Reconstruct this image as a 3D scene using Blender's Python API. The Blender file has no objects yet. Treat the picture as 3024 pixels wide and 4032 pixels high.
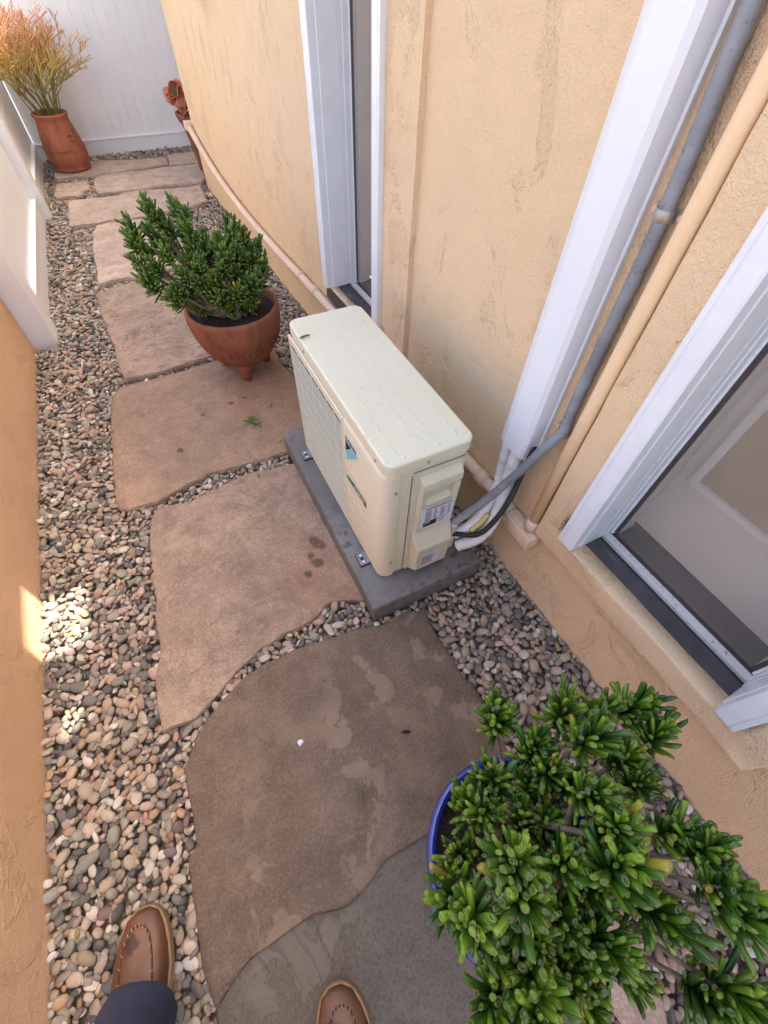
import bpy, bmesh, math, random
import numpy as np
from mathutils import Vector, Matrix, noise
from mathutils.geometry import tessellate_polygon
random.seed(7); RNG = np.random.default_rng(7)
SC = bpy.context.scene; COL = SC.collection

# ------------------------------------------------------------------ camera
cam = bpy.data.cameras.new('camera'); camo = bpy.data.objects.new('camera', cam); COL.objects.link(camo)
CAM_R = [[0.893803, -0.447786, 0.024571], [-0.347142, -0.72552, -0.594233], [0.283915, 0.522598, -0.803918]]
CAM_C = [-0.31681, -0.59541, 1.39643]
r0, r1, r2 = CAM_R
camo.matrix_world = Matrix(((r0[0], -r1[0], -r2[0], CAM_C[0]), (r0[1], -r1[1], -r2[1], CAM_C[1]), (r0[2], -r1[2], -r2[2], CAM_C[2]), (0, 0, 0, 1)))
cam.sensor_fit = 'VERTICAL'; cam.sensor_height = 36; cam.lens = 15.2742
cam.clip_start = .02; cam.clip_end = 500
SC.camera = camo
SC.render.resolution_x = 768; SC.render.resolution_y = 1024

# ------------------------------------------------------------------ sky and sun
SUN_EL, SUN_PHI = math.radians(62), math.radians(15)
sund = Vector((math.cos(SUN_EL)*math.cos(SUN_PHI), math.cos(SUN_EL)*math.sin(SUN_PHI), math.sin(SUN_EL)))
W = bpy.data.worlds.new('World'); SC.world = W; W.use_nodes = True
nt = W.node_tree; bg = nt.nodes['Background']
sky = nt.nodes.new('ShaderNodeTexSky'); sky.sky_type = 'NISHITA'; sky.sun_disc = False
sky.sun_elevation = SUN_EL; sky.sun_rotation = math.atan2(sund.x, sund.y)
sky.dust_density = 4.0; sky.ozone_density = 1.0; sky.air_density = 1.0
nt.links.new(sky.outputs[0], bg.inputs[0]); bg.inputs[1].default_value = .15
sl = bpy.data.lights.new('sun', 'SUN'); sl.energy = 3.0; sl.angle = math.radians(.53); sl.color = (1, .95, .86)
so = bpy.data.objects.new('sun', sl); COL.objects.link(so); so.rotation_euler = sund.to_track_quat('Z', 'Y').to_euler()
so.location = (4, 1, 8)
SC.view_settings.view_transform = 'Standard'; SC.view_settings.look = 'None'; SC.view_settings.gamma = 1
SC.view_settings.use_curve_mapping = False
SC.view_settings.exposure = 2.35

# ------------------------------------------------------------------ helpers
def L(r, g, b):
    f = lambda c: ((c/255+.055)/1.055)**2.4 if c/255 > .04045 else c/255/12.92
    return (f(r), f(g), f(b), 1)
class NT:
    def __init__(s, name):
        s.m = bpy.data.materials.new(name); s.m.use_nodes = True; s.t = s.m.node_tree
        s.b = s.t.nodes['Principled BSDF']; s.tc = None
    def n(s, ty, **kw):
        x = s.t.nodes.new(ty)
        for k, v in kw.items():
            if k.startswith('_'): setattr(x, k[1:], v)
            else: x.inputs[k.replace('__', ' ')].default_value = v
        return x
    def l(s, a, b): s.t.links.new(a, b)
    def co(s, kind='Object', scale=None):
        if s.tc is None: s.tc = s.n('ShaderNodeTexCoord')
        if scale is None: return s.tc.outputs[kind]
        mp = s.n('ShaderNodeMapping'); mp.inputs['Scale'].default_value = scale
        s.l(s.tc.outputs[kind], mp.inputs[0]); return mp.outputs[0]
    def noise(s, scale, detail=4, rough=.55, vec=None, dist=0):
        x = s.n('ShaderNodeTexNoise', Scale=scale, Detail=detail, Roughness=rough, Distortion=dist)
        s.l(vec if vec is not None else s.co(), x.inputs['Vector']); return x.outputs['Fac']
    def ramp(s, fac, stops, interp='LINEAR'):
        x = s.n('ShaderNodeValToRGB'); x.color_ramp.interpolation = interp
        e = x.color_ramp.elements
        while len(e) < len(stops): e.new(.5)
        for i, (p, c) in enumerate(stops):
            e[i].position = p; e[i].color = c if len(c) == 4 else (*c, 1)
        s.l(fac, x.inputs[0]); return x.outputs[0]
    def mix(s, fac, a, b, mode='MIX'):
        x = s.n('ShaderNodeMix', _data_type='RGBA', _blend_type=mode)
        for sock, v in ((x.inputs[0], fac), (x.inputs[6], a), (x.inputs[7], b)):
            if hasattr(v, 'is_linked') or hasattr(v, 'links'): s.l(v, sock)
            else: sock.default_value = v
        return x.outputs[2]
    def math(s, op, a, b=None, clamp=False):
        x = s.n('ShaderNodeMath', _operation=op, _use_clamp=clamp)
        for i, v in enumerate((a, b)):
            if v is None: continue
            if hasattr(v, 'links'): s.l(v, x.inputs[i])
            else: x.inputs[i].default_value = v
        return x.outputs[0]
    def bump(s, h, strength, dist=.01, prev=None):
        x = s.n('ShaderNodeBump', Strength=strength, Distance=dist); s.l(h, x.inputs['Height'])
        if prev is not None: s.l(prev, x.inputs['Normal'])
        return x.outputs[0]
    def out(s, col=None, rough=None, normal=None, **kw):
        if col is not None:
            if hasattr(col, 'links'): s.l(col, s.b.inputs['Base Color'])
            else: s.b.inputs['Base Color'].default_value = col
        if rough is not None:
            if hasattr(rough, 'links'): s.l(rough, s.b.inputs['Roughness'])
            else: s.b.inputs['Roughness'].default_value = rough
        if normal is not None: s.l(normal, s.b.inputs['Normal'])
        for k, v in kw.items(): s.b.inputs[k.replace('__', ' ')].default_value = v
        return s.m
B0, W1 = (0, 0, 0, 1), (1, 1, 1, 1)
def sc(c, k): return (c[0]*k, c[1]*k, c[2]*k, 1)
def simple(name, c, rough=.6, var=.12, vs=12, bs=None, bstr=.2, bd=.002, **kw):
    t = NT(name); f = t.noise(vs, 5)
    col = t.mix(t.ramp(f, [(.3, B0), (.7, W1)]), sc(c, 1-var), sc(c, 1+var))
    nrm = t.bump(t.noise(bs, 4), bstr, bd) if bs else None
    return t.out(col, rough, nrm, **kw)

def mesh(name, verts, faces, mat=None, parent=None, smooth=False, loc=None, rotz=0):
    me = bpy.data.meshes.new(name); me.from_pydata([tuple(v) for v in verts], [], faces); me.update()
    return link(name, me, mat, parent, smooth, loc, rotz)
def link(name, me, mat=None, parent=None, smooth=False, loc=None, rotz=0):
    if mat:
        for m in (mat if isinstance(mat, list) else [mat]): me.materials.append(m)
    if smooth: me.polygons.foreach_set('use_smooth', [True]*len(me.polygons))
    o = bpy.data.objects.new(name, me); COL.objects.link(o)
    if parent: o.parent = parent
    if loc is not None: o.location = loc
    if rotz: o.rotation_euler = (0, 0, rotz)
    return o
def bmobj(name, bm, mat=None, parent=None, smooth=False, **kw):
    me = bpy.data.meshes.new(name); bm.to_mesh(me); bm.free(); return link(name, me, mat, parent, smooth, **kw)
def thing(name, label, cat, loc=(0, 0, 0), rotz=0, group=None):
    o = bpy.data.objects.new(name, None); COL.objects.link(o); o.location = loc; o.rotation_euler = (0, 0, rotz)
    o.empty_display_size = .1
    return tag(o, label, cat, group)
def tag(o, label=None, cat=None, group=None, kind=None):
    if label: o['label'] = label
    if cat: o['category'] = cat
    if group: o['group'] = group
    if kind: o['kind'] = kind
    return o
def box(bm, x0, x1, y0, y1, z0, z1, bev=0, seg=2):
    vs = [bm.verts.new((x, y, z)) for x in (x0, x1) for y in (y0, y1) for z in (z0, z1)]
    fs = [bm.faces.new([vs[i] for i in q]) for q in ((0, 1, 3, 2), (4, 6, 7, 5), (0, 4, 5, 1), (2, 3, 7, 6), (0, 2, 6, 4), (1, 5, 7, 3))]
    if bev:
        es = list({e for f in fs for e in f.edges})
        bmesh.ops.bevel(bm, geom=es, offset=bev, segments=seg, affect='EDGES', profile=.5)
    return fs
def boxo(name, x0, x1, y0, y1, z0, z1, mat, parent=None, bev=0, smooth=False, seg=2):
    bm = bmesh.new(); box(bm, x0, x1, y0, y1, z0, z1, bev, seg); bmesh.ops.recalc_face_normals(bm, faces=bm.faces)
    return bmobj(name, bm, mat, parent, smooth)
def catmull(pts, n=8):
    P = [Vector(p) for p in pts]; P = [P[0]*2-P[1]] + P + [P[-1]*2-P[-2]]; out = []
    for i in range(1, len(P)-2):
        for k in range(n):
            t = k/n; a, b, c, d = P[i-1], P[i], P[i+1], P[i+2]
            out.append(.5*((2*b)+(c-a)*t+(2*a-5*b+4*c-d)*t*t+(3*b-a-3*c+d)*t**3))
    out.append(P[-2]); return out
def tube_data(path, r, seg=10, caps=True):
    path = [Vector(p) for p in path]; n = len(path)
    rs = r if isinstance(r, (list, tuple)) else [r]*n
    V, F = [], []; up = None
    for i, p in enumerate(path):
        t = (path[min(i+1, n-1)]-path[max(i-1, 0)]).normalized()
        if up is None:
            up = t.orthogonal().normalized()
        up = (up-t*up.dot(t)).normalized(); bi = t.cross(up)
        for k in range(seg):
            a = 2*math.pi*k/seg; V.append(p+(up*math.cos(a)+bi*math.sin(a))*rs[i])
        if i:
            o = (i-1)*seg
            for k in range(seg): F.append((o+k, o+(k+1) % seg, o+seg+(k+1) % seg, o+seg+k))
    if caps:
        F.append(tuple(range(seg-1, -1, -1))); F.append(tuple(range((n-1)*seg, n*seg)))
    return V, F
def tubeo(name, path, r, mat, parent=None, seg=12, smooth=True):
    V, F = tube_data(path, r, seg); return mesh(name, V, F, mat, parent, smooth)
def lathe_data(prof, seg=40, cx=0, cy=0, wob=0, z0=0):
    V, F = [], []
    for (r, z) in prof:
        for k in range(seg):
            a = 2*math.pi*k/seg; rr = r
            if wob: rr = r*(1+wob*noise.noise(Vector((math.cos(a)*2, math.sin(a)*2, z*9))))
            V.append((cx+rr*math.cos(a), cy+rr*math.sin(a), z+z0))
    for i in range(len(prof)-1):
        for k in range(seg): F.append((i*seg+k, i*seg+(k+1) % seg, (i+1)*seg+(k+1) % seg, (i+1)*seg+k))
    return V, F
def rrect(x0, x1, y0, y1, r, n=6):
    pts = []
    for cx, cy, a0 in ((x1-r, y1-r, 0), (x0+r, y1-r, 90), (x0+r, y0+r, 180), (x1-r, y0+r, 270)):
        for k in range(n+1):
            a = math.radians(a0+90*k/n); pts.append((cx+r*math.cos(a), cy+r*math.sin(a)))
    return pts
def stack_loops(loops):          # list of (pts2d, z) of equal count -> closed solid
    V, F = [], []; m = len(loops[0][0])
    for pts, z in loops: V += [(x, y, z) for x, y in pts]
    for i in range(len(loops)-1):
        for k in range(m): F.append((i*m+k, i*m+(k+1) % m, (i+1)*m+(k+1) % m, (i+1)*m+k))
    F.append(tuple(range(m-1, -1, -1))); F.append(tuple(range((len(loops)-1)*m, len(loops)*m)))
    return V, F
def prism(pts3, off):            # polygon pushed along off
    n = len(pts3); V = [Vector(p) for p in pts3]+[Vector(p)+Vector(off) for p in pts3]
    F = [tuple(range(n-1, -1, -1)), tuple(range(n, 2*n))]+[(k, (k+1) % n, n+(k+1) % n, n+k) for k in range(n)]
    return V, F
def fix(o):
    bm = bmesh.new(); bm.from_mesh(o.data); bmesh.ops.recalc_face_normals(bm, faces=bm.faces); bm.to_mesh(o.data); bm.free(); return o
def colattr(me, cols):
    a = me.color_attributes.new('Col', 'FLOAT_COLOR', 'POINT'); a.data.foreach_set('color', np.asarray(cols, dtype=np.float32).ravel())
def inpoly(P, poly):
    x, y = P[:, 0], P[:, 1]; inside = np.zeros(len(P), bool); n = len(poly); j = n-1
    for i in range(n):
        xi, yi = poly[i]; xj, yj = poly[j]
        c = ((yi > y) != (yj > y)) & (x < (xj-xi)*(y-yi)/((yj-yi) if yj != yi else 1e-9)+xi)
        inside ^= c; j = i
    return inside
def text(name, s, size, mat, parent, M, shear=0, bold=0, sx=1):
    c = bpy.data.curves.new(name, 'FONT'); c.body = s; c.size = size; c.shear = shear; c.offset = bold; c.extrude = .0002; c.align_x = 'LEFT'
    o = bpy.data.objects.new('tmp', c); COL.objects.link(o)
    me = bpy.data.meshes.new_from_object(o.evaluated_get(bpy.context.evaluated_depsgraph_get()))
    bpy.data.objects.remove(o); bpy.data.curves.remove(c)
    me.transform(M @ Matrix.Diagonal((sx, 1, 1, 1))); return link(name, me, mat, parent)

# ------------------------------------------------------------------ materials
def stucco(name, c, c2, streak=.0, coarse=1.0, dirt=.08):
    t = NT(name); v = t.co()
    big = t.noise(1.6, 4); med = t.noise(9, 5)
    col = t.mix(t.ramp(big, [(.3, B0), (.72, W1)]), c, c2)
    col = t.mix(t.ramp(med, [(.35, (.25,)*3), (.7, B0)]), col, sc(c, .84))
    patch = t.ramp(t.noise(5.5, 6, .65, t.co('Object', (1, 1, .7)), .6), [(.56, B0), (.61, W1)])
    grain = t.noise(240, 3, .65); rough = t.noise(95, 4, .7)
    h1 = t.math('MULTIPLY', rough, patch)
    sm = t.noise(26, 3)
    nrm = t.bump(sm, .5, .010); nrm = t.bump(grain, .9*coarse, .004, nrm); nrm = t.bump(t.noise(120, 3, .6), .4*coarse, .004, nrm); nrm = t.bump(h1, .9*coarse, .0065, nrm)
    dk = t.math('MULTIPLY', t.ramp(rough, [(.36, W1), (.5, B0)]), patch)
    col = t.mix(t.math('MULTIPLY', dk, dirt), col, sc(c, .5))
    if streak:
        st = t.ramp(t.noise(1.0, 5, .6, t.co('Object', (60, 60, 9))), [(.58, B0), (.68, W1)])
        st = t.math('MULTIPLY', st, t.ramp(t.noise(3.2, 3), [(.45, B0), (.58, W1)]))
        st = t.math('MULTIPLY', st, streak)
        nrm = t.bump(t.math('SUBTRACT', 1, st), .8, .004, nrm); col = t.mix(t.math('MULTIPLY', st, .42), col, L(180, 140, 94))
    return t.out(col, .88, nrm, Specular__IOR__Level=.2)
M_STUC = stucco('house_stucco', L(238, 204, 160), L(240, 205, 167), .0)
M_STUCF = stucco('house_stucco_streaked', L(238, 204, 160), L(240, 205, 167), .6)
M_WALLL = stucco('garden_wall_stucco', L(225, 184, 144), L(229, 188, 150), .0, .8, .12)
M_WHITE = simple('white_paint', L(226, 226, 226), .45, .03, 8, 60, .05)
M_TRIM = simple('white_trim_paint', L(228, 227, 226), .4, .04, 14, 90, .06)
M_FENCE = simple('white_vinyl', L(245, 245, 244), .38, .025, 5)
def m_chip():
    t = NT('worn_white_track'); f = t.noise(70, 6, .7)
    col = t.mix(t.ramp(f, [(.34, B0), (.40, W1)]), L(110, 104, 98), L(214, 210, 202)); return t.out(col, .5)
M_CHIP = m_chip()
def m_ribbed():
    t = NT('ribbed_dark_threshold')
    w = t.n('ShaderNodeTexWave', Scale=55, Distortion=0, _bands_direction='X'); t.l(t.co(), w.inputs[0])
    n1 = t.noise(14, 6, .7); n2 = t.noise(1, 5, .6, t.co('Object', (60, 8, 8)))
    col = t.mix(t.ramp(n1, [(.35, B0), (.75, W1)]), L(62, 57, 58), L(92, 84, 84))
    col = t.mix(t.ramp(n2, [(.64, B0), (.74, (.5,)*3)]), col, L(168, 160, 160))
    return t.out(col, .6, t.bump(w.outputs[1], .5, .002))
M_RIB = m_ribbed()
M_DARK = simple('dark_gap', L(40, 38, 38), .7)
M_BRONZE = simple('dark_bronze_sill', L(72, 62, 56), .45, .15, 30)
M_DOOR = simple('greige_door_paint', L(222, 209, 192), .5, .04, 6, 80, .05)
M_ADDED_EAVE = simple('added_eave_paint', L(205, 190, 165), .7)
M_GLASS = simple('door_glass_curtain', L(176, 152, 118), .3, .25, 4, Specular__IOR__Level=.2)
def m_screen():
    t = NT('insect_screen'); tr = t.n('ShaderNodeBsdfTransparent'); mx = t.n('ShaderNodeMixShader', Fac=.40)
    w1 = t.n('ShaderNodeTexWave', Scale=150, _bands_direction='Y'); w2 = t.n('ShaderNodeTexWave', Scale=150, _bands_direction='Z')
    t.l(t.co(), w1.inputs[0]); t.l(t.co(), w2.inputs[0])
    mxx = t.math('MAXIMUM', w1.outputs[1], w2.outputs[1]); fac = t.math('MULTIPLY', mxx, .44)
    t.out(L(150, 146, 142), .7); o = t.t.nodes['Material Output']
    t.l(fac, mx.inputs[0]); t.l(tr.outputs[0], mx.inputs[1]); t.l(t.b.outputs[0], mx.inputs[2]); t.l(mx.outputs[0], o.inputs[0]); return t.m
M_SCREEN = m_screen()
M_DUCT = simple('white_line_cover_plastic', L(226, 224, 224), .45, .02, 4)
M_BEIGEP = simple('painted_conduit', L(236, 200, 156), .55, .05, 8, 120, .08)
M_PINKP = simple('painted_conduit_weathered', L(222, 192, 164), .6, .06, 9, 120, .12)
def m_flex():
    t = NT('grey_flexible_conduit'); n1 = t.noise(60, 5, .7); n2 = t.noise(9, 4)
    col = t.mix(t.ramp(n2, [(.4, B0), (.65, W1)]), L(116, 118, 122), L(146, 147, 150))
    col = t.mix(t.ramp(n1, [(.60, B0), (.68, (.7,)*3)]), col, L(72, 72, 74))
    return t.out(col, .5)
M_FLEX = m_flex()
M_RUBBER = simple('black_cable_rubber', L(34, 34, 36), .5)
M_FOAM = simple('white_pipe_wrap', L(222, 218, 212), .65, .10, 25, 45, .9, .006)
M_COPPER = simple('yellowed_tape', L(200, 180, 110), .5)
M_METAL = simple('galvanised_strap', L(175, 170, 160), .4, .2, 40, None, Metallic=.6)
M_SCREWM = simple('zinc_screw', L(170, 166, 158), .35, .1, 40, None, Metallic=.9)
def m_ac():
    t = NT('ivory_painted_steel'); n1 = t.noise(3, 4); n2 = t.noise(160, 3, .7)
    col = t.mix(t.ramp(n1, [(.3, B0), (.7, W1)]), L(214, 207, 178), L(221, 214, 188))
    col = t.mix(t.ramp(n2, [(.68, B0), (.76, (.35,)*3)]), col, L(170, 160, 138))
    return t.out(col, .42, t.bump(t.noise(500, 2), .06, .001))
M_AC = m_ac()
M_ACP = simple('ivory_plastic_cover', L(209, 202, 174), .5, .05, 10, 260, .06, .001)
M_GROOVE = simple('panel_groove', L(178, 166, 144), .6)
M_COIL = simple('dark_fin_coil', L(34, 31, 30), .6)
M_BLACK = simple('black_print', L(30, 27, 27), .45)
M_BLUE = simple('blue_print', L(44, 104, 164), .45)
M_LBLUE = simple('light_blue_print', L(112, 186, 206), .45)
M_GREEN = simple('green_print', L(18, 132, 104), .45)
M_WPRINT = simple('white_print', L(230, 228, 224), .5)
M_LABEL = simple('paper_label', L(214, 214, 220), .5, .05, 90)
M_GPRINT = simple('grey_print', L(112, 112, 118), .6, .2, 200)
def m_pad():
    t = NT('charcoal_composite_pad'); n1 = t.noise(6, 6, .65); n2 = t.noise(40, 5, .7)
    col = t.mix(t.ramp(n1, [(.35, B0), (.7, W1)]), L(94, 92, 90), L(120, 117, 113))
    col = t.mix(t.math('MULTIPLY', t.ramp(n2, [(.52, B0), (.6, W1)]), t.ramp(t.noise(4, 3), [(.45, B0), (.6, (.8,)*3)])), col, L(62, 60, 60))
    return t.out(col, .6, t.bump(n2, .15, .003))
M_PAD = m_pad()
def m_terra(name, c, c2, stain):
    t = NT(name); n1 = t.noise(7, 6, .65); n2 = t.noise(1, 5, .7, t.co('Object', (14, 14, 5))); n3 = t.noise(60, 5, .7)
    col = t.mix(t.ramp(n1, [(.35, B0), (.68, W1)]), c, c2)
    col = t.mix(t.ramp(n2, [(.5, B0), (.66, (.75,)*3)]), col, stain)
    col = t.mix(t.ramp(n3, [(.62, B0), (.72, (.4,)*3)]), col, sc(c, .55))
    return t.out(col, .78, t.bump(n3, .3, .003))
M_TERRA = m_terra('terracotta', L(156, 88, 62), L(174, 108, 80), L(112, 68, 54))
M_TERRA2 = m_terra('terracotta_bowl', L(124, 72, 50), L(150, 92, 64), L(88, 56, 44))
M_TERRA3 = m_terra('dark_urn_clay', L(118, 72, 56), L(134, 84, 66), L(72, 58, 56))
def m_glaze():
    t = NT('cobalt_glaze'); n1 = t.noise(5, 4)
    col = t.mix(t.ramp(n1, [(.3, B0), (.7, W1)]), L(24, 36, 112), L(36, 60, 156))
    return t.out(col, .16, t.bump(t.noise(40, 3), .06, .002), Coat__Weight=.6, Coat__Roughness=.06)
M_GLAZE = m_glaze()
M_SOIL = simple('potting_soil', L(52, 40, 34), .95, .5, 60, 120, 1.0, .01)
M_BARK = simple('grey_brown_stem', L(134, 116, 98), .85, .25, 40, 70, .7, .004)
def m_attr(name, rough, spk=.25, bs=160, bstr=.25, bd=.0015, sss=0):
    t = NT(name); a = t.n('ShaderNodeAttribute', _attribute_name='Col')
    n = t.noise(bs, 4, .65, t.co('Object'))
    col = t.mix(t.math('MULTIPLY', t.ramp(n, [(.52, B0), (.72, W1)]), spk), a.outputs['Color'], B0, 'MIX')
    return t.out(col, rough, t.bump(n, bstr, bd), Subsurface__Weight=sss, Subsurface__Radius=(.004, .008, .002), Subsurface__Scale=.3)
M_PEB = m_attr('river_pebble', .75, .35)
M_LEAF = m_attr('succulent_leaf', .30, .12, 90, .08)
M_TWIG = m_attr('pencil_twig', .55, .1, 60, .05)
M_ROSE = m_attr('red_rosette_leaf', .45, .12, 60, .08)
def m_dirt():
    t = NT('dark_dirt'); n = t.noise(40, 6)
    return t.out(t.mix(n, L(120, 108, 96), L(150, 138, 124)), .95, t.bump(n, .8, .02))
M_DIRT = m_dirt()
def m_stone(name, c, c2, c3, flake=.5, flakecol=None, terr=9, tl=.5, stains=(), red=None):
    t = NT(name); v = t.co('Object')
    big = t.noise(2.6, 5, .6); med = t.noise(11, 6, .68); fine = t.noise(150, 4, .7)
    dirv = t.co('Object', (9, 26, 9)); ripple = t.noise(1, 4, .55, dirv, .4)
    col = t.mix(t.ramp(big, [(.38, B0), (.62, W1)]), sc(c, 1.08), sc(c2, .92))
    col = t.mix(t.ramp(med, [(.42, B0), (.66, (.85,)*3)]), col, sc(c3, .9))
    col = t.mix(t.ramp(t.noise(34, 6, .75), [(.5, B0), (.68, (.5,)*3)]), col, sc(c, 1.22))
    col = t.mix(t.ramp(ripple, [(.45, (.16,)*3), (.6, B0)]), col, sc(c, .6))
    col = t.mix(t.ramp(fine, [(.36, (.7,)*3), (.5, B0)]), col, sc(c, .55)); col = t.mix(t.ramp(fine, [(.54, B0), (.68, (.5,)*3)]), col, sc(c, 1.35))
    if flakecol:
        fl = t.math('MULTIPLY', t.ramp(t.noise(9, 5, .62, v, .5), [(.545, B0), (.56, W1)]), t.ramp(t.noise(2.2, 2), [(.44, B0), (.54, W1)]))
        col = t.mix(t.math('MULTIPLY', fl, flake), col, flakecol)
    # thin delaminated terraces
    tn = t.noise(terr*.45, 5, .55, v, .8); st = t.math('MULTIPLY', t.math('FLOOR', t.math('MULTIPLY', tn, 9)), 1/9)
    nrm = t.bump(st, min(1, 1.2*tl), .045); nrm = t.bump(ripple, .4, .010, nrm); nrm = t.bump(med, .5, .012, nrm); nrm = t.bump(fine, .5, .003, nrm)
    fr = t.math('FRACT', t.math('MULTIPLY', tn, 9))
    TM = t.ramp(t.noise(4.5, 4, .6), [(.47, B0), (.56, W1)])
    col = t.mix(t.math('MULTIPLY', t.ramp(fr, [(0, (.95*tl,)*3), (.12, (.45*tl,)*3), (.34, B0)]), TM), col, sc(c, .42))
    if flakecol: nrm = t.bump(fl, .25, .002, nrm)
    if red:
        px, py, rad = red
        d = t.n('ShaderNodeVectorMath', _operation='DISTANCE'); t.l(v, d.inputs[0]); d.inputs[1].default_value = (px, py, 0)
        k = t.math('MULTIPLY', t.ramp(t.math('DIVIDE', d.outputs['Value'], rad), [(.45, W1), (1, B0)]), t.ramp(t.noise(55, 5, .75), [(.4, B0), (.6, W1)]))
        col = t.mix(t.math('MULTIPLY', k, .5), col, L(152, 104, 80))
    for (px, py, rad) in stains:
        d = t.n('ShaderNodeVectorMath', _operation='DISTANCE'); t.l(v, d.inputs[0]); d.inputs[1].default_value = (px, py, 0)
        dd = t.math('ADD', d.outputs['Value'], t.math('MULTIPLY', t.math('SUBTRACT', t.noise(28, 5, .7), .5), rad*2.2))
        col = t.mix(t.ramp(dd, [(rad*.55, (.75,)*3), (rad*1.02, B0)]), col, L(78, 56, 44))
    return t.out(col, .82, nrm, Specular__IOR__Level=.3)
SC_A = dict(c=L(122, 104, 87), c2=L(108, 94, 80), c3=L(96, 81, 68))  # dark brown stone, darkened further for vignette and the photographer's shadow
M_S1 = m_stone('sandstone_dark', **SC_A, flake=.5, flakecol=L(146, 126, 107), terr=5, tl=.2)
M_S1L = m_stone('sandstone_grey', L(106, 97, 85), L(97, 90, 80), L(114, 103, 91), .5, L(126, 118, 106), 6, .5)
M_S2 = m_stone('sandstone_tan', L(167, 143, 121), L(150, 130, 112), L(126, 107, 92), .5, None, 9, .55,
               [(-.123, .301, .028), (-.148, .213, .026), (-.195, .182, .017), (-.105, .27, .02), (-.16, .245, .018)], red=(-.07, .13, .34))
M_S3 = m_stone('sandstone_greybrown', L(164, 136, 112), L(144, 124, 106), L(124, 105, 90), .4, None, 5, .25, [(-.48, 1.0, .016), (-.2, 1.22, .014)], red=(.0, 1.15, .3))
M_S4 = m_stone('sandstone_rough_pink', L(168, 145, 126), L(154, 134, 118), L(132, 112, 98), .4, None, 13, 1.0)
M_S6 = m_stone('sandstone_pale_pink', L(194, 171, 152), L(183, 160, 143), L(164, 141, 125), .3, None, 12, .8)

# ------------------------------------------------------------------ ground
def sheet(name, x0, x1, y0, y1, z, mat):
    o = mesh(name, [(x0, y0, z), (x1, y0, z), (x1, y1, z), (x0, y1, z)], [(0, 1, 2, 3)], mat); return tag(o, kind='structure')
sheet('ground', -150, 150, -150, 150, -.055, M_DIRT)
HTH = math.atan(.025)
def wallx(y): return .475-.025*y
def leftx(y): return (-1.062+.016*y) if y < 2.13 else (-1.001+.0225*y)

# ------------------------------------------------------------------ house
house = thing('house', 'peach stucco house wall with two narrow white trimmed doors beside the path', 'house', (.475, 0, 0), HTH)
NEAR = (-.226, -.787, .372)    # trim outer edge far side, near side, sill height
FAR = (1.445, .885, .345)
YEND, ZTOP, YST = 4.15, 2.62, -3.2
def wall_sheet(name, ys, zs, holes, mat, x=0):
    V, F, idx = [], [], {}
    def vid(y, z):
        if (y, z) not in idx: idx[(y, z)] = len(V); V.append((x, y, z))
        return idx[(y, z)]
    for i in range(len(ys)-1):
        for j in range(len(zs)-1):
            yc, zc = (ys[i]+ys[i+1])/2, (zs[j]+zs[j+1])/2
            if any(a < yc < b and c < zc < d for a, b, c, d in holes): continue
            F.append((vid(ys[i], zs[j]), vid(ys[i], zs[j+1]), vid(ys[i+1], zs[j+1]), vid(ys[i+1], zs[j])))
    return mesh(name, V, F, mat, house)
def cuts(a, b, extra, step=.25):
    s = set(round(v, 4) for v in np.arange(a, b, step)) | {a, b} | set(extra); s = sorted(s)
    return s
DZ = 2.42
wn = wall_sheet('wall', cuts(YST, .79, [NEAR[0], NEAR[1]]), cuts(-.12, ZTOP, [NEAR[2]-.02, DZ]), [(NEAR[1], NEAR[0], NEAR[2]-.02, DZ)], M_STUC)
wf = wall_sheet('wall', cuts(.79, YEND, [FAR[0], FAR[1]]), cuts(-.12, ZTOP, [FAR[2]-.02, DZ]), [(FAR[1], FAR[0], FAR[2]-.02, DZ)], M_STUCF)
mesh('wall', [(0, YEND, -.12), (0, YEND, ZTOP), (1.0, YEND, ZTOP), (1.0, YEND, -.12)], [(0, 1, 2, 3)], M_STUC, house)
mesh('wall', [(1.0, YEND, -.12), (1.0, YEND, ZTOP), (1.0, 5.9, ZTOP), (1.0, 5.9, -.12)], [(0, 1, 2, 3)], M_STUC, house)
# eave: added out of view; shades the passage, holes cut to shape the sun patches
def added_eave():
    V, F = [], []
    x0, x1, z0, z1 = -.36, 1.3, ZTOP-.03, ZTOP
    g = (-.218, -.015, .63, .85); h = (-.135, -.075, .36, .44)  # holes placed so sun lands on the left wall base and gravel
    for a, b, c, d in ((x0, x1, YST, h[2]), (x0, h[0], h[2], h[3]), (h[1], x1, h[2], h[3]), (x0, x1, h[3], g[2]), (x0, x1, g[3], 4.2), (-.22, x1, 4.2, 6.0), (x0, g[0], g[2], g[3]), (g[1], x1, g[2], g[3])):
        k = len(V); V += [(x, y, z) for x in (a, b) for y in (c, d) for z in (z0, z1)]
        F += [tuple(k+i for i in q) for q in ((0, 1, 3, 2), (4, 6, 7, 5), (0, 4, 5, 1), (2, 3, 7, 6), (0, 2, 6, 4), (1, 5, 7, 3))]
    return mesh('added_eave', V, F, M_ADDED_EAVE, house)
added_eave()
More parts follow.
